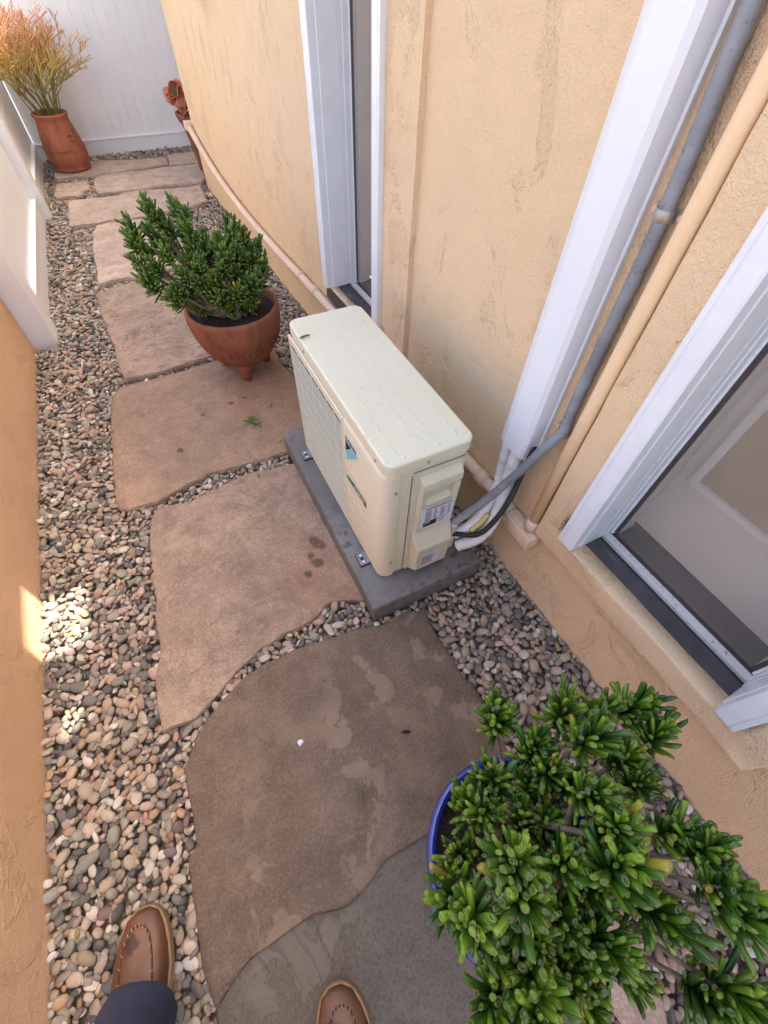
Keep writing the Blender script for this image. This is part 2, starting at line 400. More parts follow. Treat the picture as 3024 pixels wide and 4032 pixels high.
# raised stucco surround of the near door
def wobble_obj(o, amp=.0022, sc_=9, seedz=0):
    for v in o.data.vertices:
        n = noise.noise_vector(Vector(v.co)*sc_+Vector((seedz, 0, 0))); v.co += n*amp
    o.data.update()
def ring_surround(name, yo0, yo1, yi0, yi1, zo, zi, xf, top, mat):
    bm = bmesh.new(); bev = .0045
    def strip(a, b, c, d):
        box(bm, xf, .02, a, b, c, d)
    # one U shaped solid: outer outline minus the opening, extruded
    pts = [(yo0, zo), (yo0, top), (yi0, top), (yi0, zi), (yi1, zi), (yi1, top), (yo1, top), (yo1, zo)]
    V, F = prism([(xf, y, z) for y, z in pts], (-xf+.02, 0, 0))
    me = bpy.data.meshes.new(name); me.from_pydata([tuple(v) for v in V], [], F); bm.from_mesh(me); bpy.data.meshes.remove(me)
    bmesh.ops.triangulate(bm, faces=[f for f in bm.faces if len(f.verts) > 4])
    for k in np.arange(.2, top, .08): bmesh.ops.bisect_plane(bm, geom=bm.verts[:]+bm.edges[:]+bm.faces[:], plane_co=(0, 0, k), plane_no=(0, 0, 1))
    for k in np.arange(yo1, yo0, .06): bmesh.ops.bisect_plane(bm, geom=bm.verts[:]+bm.edges[:]+bm.faces[:], plane_co=(0, k, 0), plane_no=(0, 1, 0))
    bmesh.ops.recalc_face_normals(bm, faces=bm.faces)
    es = [e for e in bm.edges if len(e.link_faces) == 2 and e.calc_face_angle(0) > .8 and all(v.co.x < xf+.001 for v in e.verts)]
    bmesh.ops.bevel(bm, geom=es, offset=bev, segments=3, affect='EDGES', profile=.5)
    o = bmobj(name, bm, mat, house, True); wobble_obj(o, .003, 14); return o
s1 = ring_surround('surround', -.15, -.862, NEAR[0]-.002, NEAR[1]+.002, .301, .378, -.03, 2.5, M_STUC)
s2 = ring_surround('surround', 1.447, .70, FAR[0]-.001, FAR[1]+.001, .30, .35, -.018, 2.5, M_STUCF)

def door(yl, yr, zs, label, far):
    """yl: trim outer edge on the far side, yr: on the near side; sits in the wall plane x=0"""
    tw = .054
    d = boxo('door', .185, .225, yr+tw-.04, yl-tw+.04, zs+.03, DZ-.05, M_DOOR, house, .002)
    d['label'] = label
    gy0, gy1 = yr+tw+.070, yl-tw-.062
    # glazed lights with a middle rail
    gz = zs+.26
    for a, b in ((gz, gz+.42), (gz+.455, gz+.90), (gz+.935, DZ-.15)):
        boxo('glass', .178, .1849, gy0+.006, gy1-.006, a+.006, b-.006, M_GLASS, d)
        bm = bmesh.new()
        for (p, q, r_, s_) in ((gy0-.012, gy1+.012, a-.012, a+.006), (gy0-.012, gy1+.012, b-.006, b+.012), (gy0-.012, gy0+.006, a+.006, b-.006), (gy1-.006, gy1+.012, a+.006, b-.006)):
            box(bm, .168, .1848, p, q, r_, s_)
        bmesh.ops.recalc_face_normals(bm, faces=bm.faces); bmobj('moulding', bm, M_DOOR, d)
    # threshold plates
    def plate(name, x0, x1, z0, z1, mat, h=.06, bev=.001):
        V = [(x0, yr+.002, z0), (x1, yr+.002, z1), (x1, yl-.002, z1), (x0, yl-.002, z0)]
        v2 = [(x, y, z-h) for x, y, z in V]
        return mesh(name, V+v2, [(3, 2, 1, 0), (4, 5, 6, 7), (0, 1, 5, 4), (1, 2, 6, 5), (2, 3, 7, 6), (3, 0, 4, 7)], mat, d)
    plate('threshold', -.022, .074, zs+.002, zs+.004, M_RIB)
    plate('groove', .0742, .0865, zs-.004, zs-.004, M_DARK, .05)
    tr = plate('screen_track', .087, .110, zs+.008, zs+.008, M_CHIP, .06)
    plate('inner_sill', .1102, .19, zs+.002, zs+.016, M_BRONZE, .06)
    # trim (brick mould) with steps, each jamb
    for s, y in ((1, yl), (-1, yr)):
        prof = [(-.036, 0), (-.036, -.010), (-.0343, -.0115), (-.0343, -.0135), (-.036, -.015), (-.036, -.046), (-.034, -.050), (-.004, -.050), (-.002, -.0525), (.066, -.0525), (.066, .0)]
        pts = [(x, y+s*k, zs+.006) for x, k in prof]
        V, F = prism(pts, (0, 0, DZ-.02-zs)); fix(mesh('trim', V, F, M_TRIM, d))
        V, F = prism([(x, y+s*k, zs+.009) for x, k in ((.0665, -.002), (.0665, -.0545), (.088, -.0545), (.089, -.057), (.112, -.057), (.113, -.062), (.135, -.063), (.135, -.002))], (0, 0, DZ-.03-zs)); fix(mesh('jamb', V, F, M_WHITE, d))
        boxo('track_strip', .114, .121, min(y+s*-.0635, y+s*-.072), max(y+s*-.0635, y+s*-.072), zs+.018, DZ-.05, M_BRONZE, d)
        boxo('inner_jamb', .1355, .1845, min(y+s*-.001, y+s*-.070), max(y+s*-.001, y+s*-.070), zs-.02, DZ-.05, M_DOOR, d, .003)
    boxo('lintel', -.03, .22, yr+.001, yl-.001, DZ-.06, DZ-.0015, M_TRIM, d)
    mesh('screen', [(.1165, yr+.068, zs+.016), (.1165, yl-.068, zs+.016), (.1165, yl-.068, DZ-.062), (.1165, yr+.068, DZ-.062)], [(0, 1, 2, 3)], M_SCREEN, d)
    # dark panel painted as the unlit void behind the gaps
    boxo('dark_backing', .2255, .24, yr+.001, yl-.001, zs-.05, DZ-.001, M_DARK, d)
    return d
door(*NEAR, 'door behind an insect screen, seen close at the right', False)
door(*FAR, 'door behind an insect screen, past the outdoor unit', True)

# ------------------------------------------------------------------ garden wall on the left
def garden_wall():
    gw = thing('garden_wall', 'low orange stucco wall along the left edge of the gravel', 'wall', (-1.062, 0, 0), -math.atan(.016))
    ys = list(np.arange(-3, 2.125, .06))+[2.125]; zs = list(np.arange(-.1, .6, .05))+list(np.arange(.6, .92, .1))
    V, F = [], []
    for y in ys:
        for z in zs:
            n = noise.noise(Vector((y*2.2, z*2.2, 3)))*.008+noise.noise(Vector((y*9, z*9, 5)))*.003
            V.append((n*(1 if z > -.05 else .5)+(.006 if .02 < z < .1 and .7 < y < 1.0 else 0), y, z))
    m = len(zs)
    for i in range(len(ys)-1):
        for j in range(m-1): F.append((i*m+j, (i+1)*m+j, (i+1)*m+j+1, i*m+j+1))
    mesh('wall_face', V, F, M_WALLL, gw, True)
    boxo('wall_body', -.2, -.012, -3, 2.12, -.1, .88, M_WALLL, gw)
    boxo('coping', -.22, .03, -3, 2.12, .9005, .94, M_WALLL, gw, .008)
    return gw
garden_wall()
# ------------------------------------------------------------------ fences
def side_fence():
    f = thing('side_fence', 'white vinyl fence panels with posts continuing the left wall', 'fence', (-1.001, 0, 0), -math.atan(.0225))
    def post(y0, y1, x1): boxo('post', -.11, x1, y0, y1, -.05, 1.55, M_FENCE, f, .004)
    post(2.14, 2.28, .036); post(3.93, 4.03, .048)
    for a, b in ((2.281, 3.929), (4.031, 5.37)):
        boxo('bottom_rail', -.075, .0, a, b, -.04, .115, M_FENCE, f, .006)
        boxo('ledge', -.075, .007, a, b, .1155, .127, M_FENCE, f, .003)
        boxo('top_rail', -.075, .0, a, b, 1.36, 1.48, M_FENCE, f, .004)
        n = int((b-a)/.15); w = (b-a)/n
        for k in range(n): boxo('board', -.06, -.024, a+k*w+.0008, a+(k+1)*w-.0008,   .1275, 1.359, M_FENCE, f, .0025)
    boxo('corner_trim', -.06, -.012, 5.371, 5.398, -.04, 1.48, M_FENCE, f, .003)
    return f
side_fence()
def back_fence():
    f = thing('back_fence', 'white grooved board fence closing the far end of the passage', 'fence', (0, 5.4, 0), 0)
    x0, x1 = -.89, 1.6
    boxo('bottom_rail', x0, x1, 0, .05, -.05, .092, M_FENCE, f, .003)
    boxo('ledge', x0, x1, -.006, .05, .0925, .108, M_FENCE, f, .003)
    boxo('top_rail', x0, x1, -.004, .05, 1.74, 1.86, M_FENCE, f, .004)
    w = .0885; k = 0; x = x0
    while x < x1-.01:
        boxo('board', x+.0003, min(x+w, x1)-.0003, .012, .045, .1085, 1.7395, M_FENCE, f, .0022); x += w
    return f
back_fence()

# ------------------------------------------------------------------ flagstones
def chaikin(p, n=2):
    for _ in range(n):
        q = []
        for i in range(len(p)):
            a, b = p[i], p[(i+1) % len(p)]
            q += [(a[0]*.75+b[0]*.25, a[1]*.75+b[1]*.25), (a[0]*.25+b[0]*.75, a[1]*.25+b[1]*.75)]
        p = q
    return p
def dens(p, step=.02):
    q = []
    for i in range(len(p)):
        a, b = Vector(p[i]), Vector(p[(i+1) % len(p)]); k = max(1, int((b-a).length/step))
        q += [tuple(a+(b-a)*j/k) for j in range(k)]
    return q
STONES = []
def slab(poly, ztop, thick, mat, seed, res=.035, jit=.006, rel=.004, name='flagstone', parent=None, terr=None):
    p = dens(poly, .018)
    p = [(x+jit*noise.noise(Vector((x*22, y*22, seed))), y+jit*noise.noise(Vector((x*22, y*22, seed+50)))) for x, y in p]
    if name == 'flagstone': STONES.append(p)
    tris = tessellate_polygon([[Vector((x, y, 0)) for x, y in p]])
    bm = bmesh.new(); vs = [bm.verts.new((x, y, 0)) for x, y in p]
    for t in tris:
        try: bm.faces.new([vs[i] for i in t])
        except ValueError: pass
    xs = [q[0] for q in p]; ys = [q[1] for q in p]
    for k in np.arange(min(xs)+res/2, max(xs), res): bmesh.ops.bisect_plane(bm, geom=bm.verts[:]+bm.edges[:]+bm.faces[:], plane_co=(k, 0, 0), plane_no=(1, 0, 0))
    for k in np.arange(min(ys)+res/2, max(ys), res): bmesh.ops.bisect_plane(bm, geom=bm.verts[:]+bm.edges[:]+bm.faces[:], plane_co=(0, k, 0), plane_no=(0, 1, 0))
    bmesh.ops.recalc_face_normals(bm, faces=bm.faces)
    if bm.faces[:] and sum(f.normal.z for f in bm.faces) < 0: bmesh.ops.reverse_faces(bm, faces=bm.faces)
    be = [e for e in bm.edges if len(e.link_faces) == 1]; bvs = {v for e in be for v in e.verts}
    for v in bm.verts:
        h = rel*noise.noise(Vector((v.co.x*4, v.co.y*4, seed)))+rel*.5*noise.noise(Vector((v.co.x*13, v.co.y*13, seed)))
        if terr:
            kx, ky, st_, nst = terr
            tn = .5+.5*noise.fractal(Vector((v.co.x*kx+seed, v.co.y*ky, seed)), .9, 2.0, 4)
            h += st_*(math.floor(tn*nst)-nst/2)
        v.co.z = ztop+h-(.003 if v in bvs else 0)
    c = Vector((sum(xs)/len(xs), sum(ys)/len(ys), 0))
    for dz, out in ((.008, .004), (thick-.008, -.002)):
        r = bmesh.ops.extrude_edge_only(bm, edges=be)
        nv = [g for g in r['geom'] if isinstance(g, bmesh.types.BMVert)]; be = [g for g in r['geom'] if isinstance(g, bmesh.types.BMEdge)]
        for v in nv:
            d = (v.co-c); d.z = 0; d.normalize()
            v.co += d*out*(1+1.2*noise.noise(Vector((v.co.x*30, v.co.y*30, seed+9)))); v.co.z -= dz
    bmesh.ops.recalc_face_normals(bm, faces=bm.faces)
    for f in bm.faces: f.smooth = f.normal.z > .5
    return bmobj(name, bm, mat, parent)
GS = 'flagstones of the path'
S1_top = [(-0.036, -0.105), (-0.109, -0.086), (-0.234, -0.068), (-0.348, -0.055), (-0.441, -0.058), (-0.52, -0.078), (-0.546, -0.095), (-0.625, -0.135), (-0.666, -0.17), (-0.715, -0.235), (-0.716, -0.301), (-0.715, -0.369), (-0.721, -0.419), (-0.745, -0.438), (-0.75, -0.504), (-0.754, -0.57), (-0.757, -0.653), (-0.746, -0.716)]
S1_crack = [(-0.731, -0.714), (-0.706, -0.695), (-0.643, -0.678), (-0.593, -0.677), (-0.507, -0.673), (-0.427, -0.695), (-0.36, -0.68), (-0.31, -0.66), (-0.259, -0.661), (-0.184, -0.662), (-.05, -.69)]
S1_right = [(0.084, -0.712), (0.128, -0.543), (0.126, -0.449), (0.128, -0.397), (0.108, -0.37), (0.114, -0.31), (0.110, -0.24), (0.107, -0.173), (0.123, -0.112), (0.054, -0.100), (-0.022, -0.100)]
def grow(p, k):
    c = Vector((sum(q[0] for q in p)/len(p), sum(q[1] for q in p)/len(p)))
    return [tuple(Vector(q)+(Vector(q)-c).normalized()*k) for q in p]
s = slab([(x, y) for x, y in grow(S1_top, -.004)]+[(-.757, -.80), (-.752, -1.35), (.0, -1.35), (.012, -1.1), (.03, -.9)]+[(.08, -.72)]+grow(S1_right[1:], -.004), -.009, .05, M_S1L, 11)
tag(s, 'large dark flagstone nearest the camera, its top layer split along a curved crack', 'flagstone', GS)
up = slab(S1_top+S1_crack+S1_right, .0, .0085, M_S1, 21, rel=.002, name='split_layer', parent=s, jit=.004); up['label'] = 'thin brown upper layer with pale flaked patches'
def stone(poly, z, th, mat, seed, label, **k): return tag(slab(poly, z, th, mat, seed, **k), label, 'flagstone', GS)
stone([(.04, -.96), (.10, -.93), (.172, -.97), (.156, -1.048), (.148, -1.105), (.118, -1.186), (.10, -1.35), (.02, -1.35)], -.004, .05, M_S6, 31, 'pinkish flagstone showing right of the blue pot at the bottom')
stone([(-0.64, 0.706), (-0.607, 0.719), (-0.495, 0.694), (-0.366, 0.727), (-0.223, 0.744), (-0.086, 0.724), (.05, .70), (.06, .02), (-0.067, 0.005), (-0.122, 0.037), (-0.171, 0.046), (-0.225, 0.016), (-0.325, 0.011), (-0.423, -0.001), (-0.508, -0.033), (-0.547, -0.057), (-0.616, -0.097), (-0.657, -0.120), (-0.727, -0.116), (-0.75, -0.118), (-0.751, -0.073), (-0.747, 0.034), (-0.717, 0.127), (-0.711, 0.165), (-0.714, 0.255), (-0.699, 0.322), (-0.697, 0.431), (-0.687, 0.468), (-0.677, 0.585), (-0.661, 0.66)],
      .0, .05, M_S2, 41, 'tan flagstone with dark wet stains beside the outdoor unit pad', res=.014, terr=(3.4, 3.4, .0036, 7))
stone([(-0.702, 1.513), (-0.659, 1.562), (-0.459, 1.571), (-0.246, 1.582), (-0.083, 1.598), (.09, 1.60), (0.133, 1.561), (0.12, 1.42), (0.145, 1.316), (.17, 1.05), (.13, .80), (-0.082, 0.798), (-0.157, 0.795), (-0.276, 0.806), (-0.402, 0.815), (-0.502, 0.792), (-0.619, 0.753), (-0.723, 0.762), (-0.756, 0.77), (-0.767, 0.824), (-0.756, 0.997), (-0.742, 1.156), (-0.726, 1.349)],
      .0, .05, M_S3, 51, 'smooth grey brown flagstone under the round terracotta bowl with scattered green leaves')
stone([(-0.678, 2.539), (-0.555, 2.578), (-0.409, 2.62), (-0.207, 2.573), (.10, 2.5), (.13, 2.1), (.1, 1.66), (-0.201, 1.625), (-0.357, 1.612), (-0.52, 1.597), (-0.628, 1.596), (-0.637, 1.694), (-0.643, 1.828), (-0.644, 1.969), (-0.655, 2.085), (-0.666, 2.274)],
      .012, .06, M_S4, 61, 'rough ridged flagstone just behind the round terracotta bowl', res=.013, terr=(2.2, 8.0, .0042, 9))
stone([(-0.61, 3.448), (-0.574, 3.587), (-0.433, 3.60), (-0.2, 3.595), (-.10, 3.58), (-.04, 3.3), (-.08, 2.72), (-0.404, 2.685), (-0.543, 2.696), (-0.64, 2.673), (-0.651, 2.7), (-0.637, 2.915), (-0.628, 3.249)],
      .015, .06, M_S6, 71, 'pale flagstone partly hidden behind the bowl plant', res=.015, terr=(2.2, 7.0, .0034, 9))
stone([(-0.717, 4.14), (-0.644, 4.20), (-0.402, 4.175), (-0.142, 4.19), (0.302, 4.125), (0.302, 3.963), (0.287, 3.774), (0.193, 3.732), (-0.088, 3.668), (-0.331, 3.647), (-0.56, 3.649), (-0.749, 3.66), (-0.746, 3.82), (-0.732, 4.06)],
      .015, .06, M_S6, 81, 'wide pale flagstone, third from the back fence', res=.015, terr=(3.0, 6.0, .0034, 8))
stone([(-0.502, 4.552), (-0.461, 4.68), (-0.188, 4.69), (0.449, 4.68), (0.387, 4.291), (0.333, 4.21), (0.068, 4.243), (-0.181, 4.235), (-0.486, 4.247), (-0.498, 4.28), (-0.506, 4.405)],
      .02, .06, M_S6, 91, 'long pale flagstone ending by the tall dark urn', res=.018, terr=(3.0, 6.0, .002, 7))
stone([(-0.825, 4.364), (-0.795, 4.639), (-0.55, 4.599), (-0.54, 4.443), (-0.657, 4.295), (-0.811, 4.303)], .012, .06, M_S6, 101, 'small square flagstone at the left near the fence', res=.018, terr=(3.0, 8.0, .003, 7))
stone([(-0.795, 4.824), (-0.78, 5.03), (-0.481, 5.12), (0.184, 4.988), (0.163, 4.815), (-0.104, 4.746), (-0.494, 4.736), (-0.789, 4.759)], .015, .06, M_S6, 111, 'flagstone carrying the tall terracotta jar at the back fence')
stone([(0.197, 5.058), (0.60, 5.079), (0.60, 4.752), (0.175, 4.761)], .015, .06, M_S6, 121, 'short pale flagstone farthest back behind the urn')

# ------------------------------------------------------------------ gravel
ICO = bmesh.new(); bmesh.ops.create_icosphere(ICO, subdivisions=2, radius=1)
IV = np.array([v.co[:] for v in ICO.verts]); IF = np.array([[v.index for v in f.verts] for f in ICO.faces]); ICO.free()
IVs = np.sign(IV)*np.abs(IV)**.86
PAL = [(L(188, 164, 134), 20), (L(174, 142, 108), 16), (L(146, 132, 114), 20), (L(114, 104, 92), 15), (L(186, 150, 124), 12), (L(182, 134, 84), 7), (L(204, 188, 166), 8), (L(130, 100, 90), 5), (L(92, 88, 84), 7), (L(152, 140, 114), 10)]
PW = np.array([w for _, w in PAL], float); PW /= PW.sum()
PADR = (-.058, .363, -.078, .827)
POTS = [(-.074, -.765, .13), (-.63, 4.97, .14)]
def gravel_points(sizes, seed, ov=.80):
    rng = np.random.default_rng(seed); out = []; cell = .05; grid = {}
    for (r, tries) in sizes:
        X = rng.uniform(-1.08, 1.2, tries); Y = rng.uniform(-1.4, 5.4, tries); P = np.stack([X, Y], 1)
        ok = (X > np.where(Y < 2.13, -1.062+.016*Y, -1.001+.0225*Y)+r*.3) & (X < np.where(Y < 4.15, .475-.025*Y, 1.3)-r*.35) & (Y < 5.4-r*.4)
        ok &= ~((Y > 2.1) & (Y < 2.30) & (X < -.915)); ok &= ~((X < -1.01+.16) & (X < -.90) & (Y > 3.9) & (Y < 4.06))
        ok &= ~((X > PADR[0]-r*.6) & (X < PADR[1]+r*.6) & (Y > PADR[2]-r*.6) & (Y < PADR[3]+r*.6))
        ok &= ~((X > .6) & (Y < 4.5))
        ins = np.zeros(tries, bool)
        for p in STONES: ins |= inpoly(P, p)
        ok &= ~ins
        # keep a little clear of the stone edges: test the centre pushed four ways
        for dx, dy in ((r*.45, 0), (-r*.45, 0), (0, r*.45), (0, -r*.45)):
            Q = P+np.array((dx, dy))
            for p in STONES: ok &= ~inpoly(Q, p)
        for x, y in P[ok]:
            rr = r*rng.uniform(.85, 1.15); ci, cj = int(x//cell), int(y//cell); good = True
            for a in (-1, 0, 1):
                for b in (-1, 0, 1):
                    for (px, py, pr) in grid.get((ci+a, cj+b), ()):
                        if (px-x)**2+(py-y)**2 < ((pr+rr)*ov)**2: good = False; break
                    if not good: break
                if not good: break
            if good: grid.setdefault((ci, cj), []).append((x, y, rr)); out.append((x, y, rr))
    return out
def make_pebbles(pts, z, seed, zj=.004):
    rng = np.random.default_rng(seed); n = len(pts); P = np.array(pts)
    a = P[:, 2]*rng.uniform(1.05, 1.75, n); b = P[:, 2]*rng.uniform(.80, 1.08, n); c = P[:, 2]*rng.uniform(.38, .7, n)
    V = np.repeat(IVs[None], n, 0)
    d1 = rng.normal(size=(n, 3)); d1 /= np.linalg.norm(d1, axis=1, keepdims=True); d2 = rng.normal(size=(n, 3)); d2 /= np.linalg.norm(d2, axis=1, keepdims=True)
    s1 = np.einsum('kj,nj->nk', IV, d1); s2 = np.einsum('kj,nj->nk', IV, d2)
    V = V*(1+.24*s1+.26*s2*s2-.34*np.abs(s2))[:, :, None]
    V = V*np.stack([a, b, c], 1)[:, None, :]
    yaw = rng.uniform(0, 2*np.pi, n); tx = rng.normal(0, .38, n); ty = rng.normal(0, .38, n)
    cx, sx = np.cos(tx), np.sin(tx); V[:, :, 1], V[:, :, 2] = V[:, :, 1]*cx[:, None]-V[:, :, 2]*sx[:, None], V[:, :, 1]*sx[:, None]+V[:, :, 2]*cx[:, None]
    cy, sy = np.cos(ty), np.sin(ty); V[:, :, 0], V[:, :, 2] = V[:, :, 0]*cy[:, None]+V[:, :, 2]*sy[:, None], -V[:, :, 0]*sy[:, None]+V[:, :, 2]*cy[:, None]
    cz, sz = np.cos(yaw), np.sin(yaw); V[:, :, 0], V[:, :, 1] = V[:, :, 0]*cz[:, None]-V[:, :, 1]*sz[:, None], V[:, :, 0]*sz[:, None]+V[:, :, 1]*cz[:, None]
    C_ = np.stack([P[:, 0], P[:, 1], z-.25*P[:, 2]+rng.normal(0, zj, n)], 1)
    ci = rng.choice(len(PAL), n, p=PW); cols = np.array([PAL[i][0] for i in ci]); cols[:, :3] = cols[:, :3]*.64+cols[:, :3].mean(1, keepdims=True)*.36*np.array((1.04, 1.0, .93)); cols[:, :3] *= rng.uniform(.75, 1.08, (n, 1))*rng.uniform(.95, 1.05, (n, 3))
    return V, C_, cols
top = gravel_points([(.0195, 700), (.0155, 4600), (.0124, 24000), (.0096, 70000), (.0070, 80000)], 5)
low = gravel_points([(.0135, 14000), (.010, 50000), (.0075, 40000)], 6, .82)
print('pebbles', len(top), len(low))
Vt, Ct, colt = make_pebbles(top, -.013, 8); Vl, Cl, coll = make_pebbles(low, -.022, 9)
# the 300 pebbles that show largest are objects of their own
Rm = np.array(CAM_R); q = (Ct-np.array(CAM_C))@Rm.T; u = q[:, 0]/q[:, 2]*1710.7+1512; v = q[:, 1]/q[:, 2]*1710.7+2016
rad = np.array([p[2] for p in top]); px = rad*1710.7/q[:, 2]
vis = (u > -20) & (u < 3044) & (v > 0) & (v < 4050) & (q[:, 2] > 0)
hid = (Ct[:, 0] > -.27) & (Ct[:, 0] < .13) & (Ct[:, 1] < -.55)
order = np.argsort(-(px*vis*(~hid))); big = order[:300]; rest = np.setdiff1d(np.arange(len(top)), big)
pg = bpy.data.meshes.new('gravel')
VV = np.concatenate([Vt[rest]+Ct[rest][:, None, :], Vl+Cl[:, None, :]]); n = len(VV)
pg.vertices.add(n*42); pg.vertices.foreach_set('co', VV.reshape(-1))
FF = (IF[None]+(np.arange(n)*42)[:, None, None]).reshape(-1)
pg.loops.add(len(FF)); pg.loops.foreach_set('vertex_index', FF.astype(np.int32))
pg.polygons.add(n*80); pg.polygons.foreach_set('loop_start', np.arange(0, n*240, 3, dtype=np.int32)); pg.polygons.foreach_set('loop_total', np.full(n*80, 3, np.int32))
pg.polygons.foreach_set('use_smooth', np.ones(n*80, bool)); pg.update(calc_edges=True)
colattr(pg, np.repeat(np.concatenate([colt[rest], coll])[:, None, :], 42, 1))
tag(link('gravel', pg, M_PEB), 'bed of small rounded river pebbles filling the gaps around the flagstones', 'gravel', kind='stuff')
for i in big:
    me = bpy.data.meshes.new('pebble'); me.from_pydata(Vt[i].tolist(), [], IF.tolist()); me.update(); colattr(me, np.repeat(colt[i][None], 42, 0))
    o = link('pebble', me, M_PEB, None, True, loc=tuple(Ct[i]))
    tag(o, 'rounded river pebble lying in the gravel beside the near flagstones', 'pebble', 'larger pebbles of the gravel bed')

# ------------------------------------------------------------------ pad and outdoor unit
pad = boxo('equipment_pad', PADR[0], PADR[1], PADR[2], PADR[3], -.03, .08, M_PAD, None, .008, True, 3)
tag(pad, 'charcoal composite equipment pad under the ivory outdoor unit', 'equipment pad')
AC = thing('outdoor_unit', 'ivory heat pump outdoor unit on a charcoal pad against the house', 'air conditioner', (0, 0, .08))
D_, W_, zb, H_ = .263, .7075, .012, .55            # heights above the pad
def zz(z): return z-.08
body_l = rrect(.012, D_-.004, .010, W_-.010, .026)
V, F = stack_loops([(rrect(.016, D_-.008, .014, W_-.014, .024), zz(.092)), (body_l, zz(.097)), (body_l, zz(.612))])
b_ = mesh('casing', V, F, M_AC, AC); fix(b_)
# front right panel skin with rounded near corner (slightly proud) and its grooves
pl = []
for k in range(7):
    a = math.radians(90+90*k/6) if False else math.radians(180+90*k/6); pl.append((.040+.034*math.cos(a), .040+.034*math.sin(a)))
outer = [(.006, .2585)]+[(x, y) for x, y in pl]+[(.052, .006)]
inner = [(x+.004 if i < len(outer)-1 else x, y+.006) for i, (x, y) in enumerate(outer)]
inner = [(.0125, .2585)]+[(.040+.028*math.cos(math.radians(180+90*k/6)), .040+.0285*math.sin(math.radians(180+90*k/6))) for k in range(7)]+[(.052, .0115)]
loop = outer+inner[::-1]
V, F = [], []
zlev = [zz(.094), zz(.582), zz(.593), zz(.598)]
outs = [outer, outer, [(x+(.002 if i < 5 else .001), y+(.001 if i > 3 else 0)) for i, (x, y) in enumerate(outer)], [(min(x+.006, .052), y+(.004 if i > 3 else 0)) for i, (x, y) in enumerate(outer)]]
m = len(outer)
for o_, z in zip(outs, zlev): V += [(x, y, z) for x, y in o_]
for i in range(3):
    for k in range(m-1): F.append((i*m+k, i*m+k+1, (i+1)*m+k+1, (i+1)*m+k))
k0 = len(V); V += [(x, y, zlev[0]) for x, y in inner]+[(x, y, zlev[3]) for x, y in inner]
for k in range(m-1): F += [(k, k+1, k0+k+1, k0+k), (3*m+k, 3*m+k+1, k0+m+k+1, k0+m+k)]
F += [(0, k0, k0+m, 3*m, 2*m, m), (m-1, 2*m-1, 3*m-1, 4*m-1, k0+2*m-1, k0+m-1)]
fp = fix(mesh('front_panel', V, F, M_AC, AC, True))
md = fp.modifiers.new('es', 'EDGE_SPLIT'); md.split_angle = math.radians(35)
for z in (.402, .338, .269, .203, .137): boxo('groove', .0052, .0062, .108, .248, zz(z-.0012), zz(z+.0012), M_GROOVE, AC)
# grille: frame, louvres, backing
gy0, gy1, gz0, gz1 = .2715, .6975, .100, .566
boxo('coil', .0112, .0119, gy0, gy1, zz(gz0), zz(gz1), M_COIL, AC)
bm = bmesh.new(); box(bm, .004, .0120, .2595, .2710, zz(.096), zz(.596), .002)
box(bm, .005, .0120, .6980, .7040, zz(.098), zz(.596), .002); box(bm, .005, .0120, .2712, .6978, zz(.5685), zz(.598), .0035, 3); box(bm, .005, .0120, .2712, .6978, zz(.094), zz(.101), .002)
bmesh.ops.recalc_face_normals(bm, faces=bm.faces); bmobj('grille_frame', bm, M_AC, AC)
nsl = 40; sp = (gz1-gz0-.006)/nsl
sm_thin = sm_thick = None
for k in range(nsl):
    th = .0046 if k % 5 == 0 else .0030; xf = .0046 if k % 5 == 0 else .0058
    z = zz(gz0+.004+k*sp)
    key = sm_thick if k % 5 == 0 else sm_thin
    if key is None:
        bm = bmesh.new(); box(bm, xf, xf+.0026, gy0+.0002, gy1-.0002, 0, th); bmesh.ops.recalc_face_normals(bm, faces=bm.faces)
        o = bmobj('slat', bm, M_AC, AC); key = o.data
        if k % 5 == 0: sm_thick = key
        else: sm_thin = key
    else:
        o = bpy.data.objects.new('slat', key); COL.objects.link(o); o.parent = AC
    o.location = (0, 0, z)
for y in np.arange(gy0+.06, gy1-.02, .0605): boxo('rib', .0085, .0111, y, y+.003, zz(gz0), zz(gz1), M_AC, AC)
# lid
V, F = stack_loops([(rrect(.0105, D_, .002, W_, .030), zz(.606)), (rrect(.010, D_, .0, W_, .030), zz(.607)), (rrect(.010, D_, 0, W_, .030), zz(.634)), (rrect(.011, D_-.001, .001, W_-.001, .029), zz(.639)), (rrect(.0155, D_-.0055, .0055, W_-.0055, .026), zz(.642))])
lid = mesh('lid', V, F, M_AC, AC); fix(lid)
for x in (.056, .119, .158, .226): boxo('ridge', x-.0018, x+.0018, .045, .672, zz(.6421), zz(.6432), M_AC, lid, .0005)
# side seam, service cover
for x0, x1, z0, z1 in ((.0524, .0538, .095, .602), (.0885, .0900, .094, .572)): boxo('seam', x0, x1, .0090, .0101, zz(z0), zz(z1), M_DARK, AC)
V, F = prism([(x, .0095, z) for x, z in rrect(.0905, .2460, zz(.098), zz(.580), .012)], (0, -.0045, 0))
cov = fix(mesh('service_cover', V, F, M_ACP, AC))
boxo('cover_gap', .0900, .2466, .0092, .0100, zz(.5803), zz(.5820), M_DARK, cov)
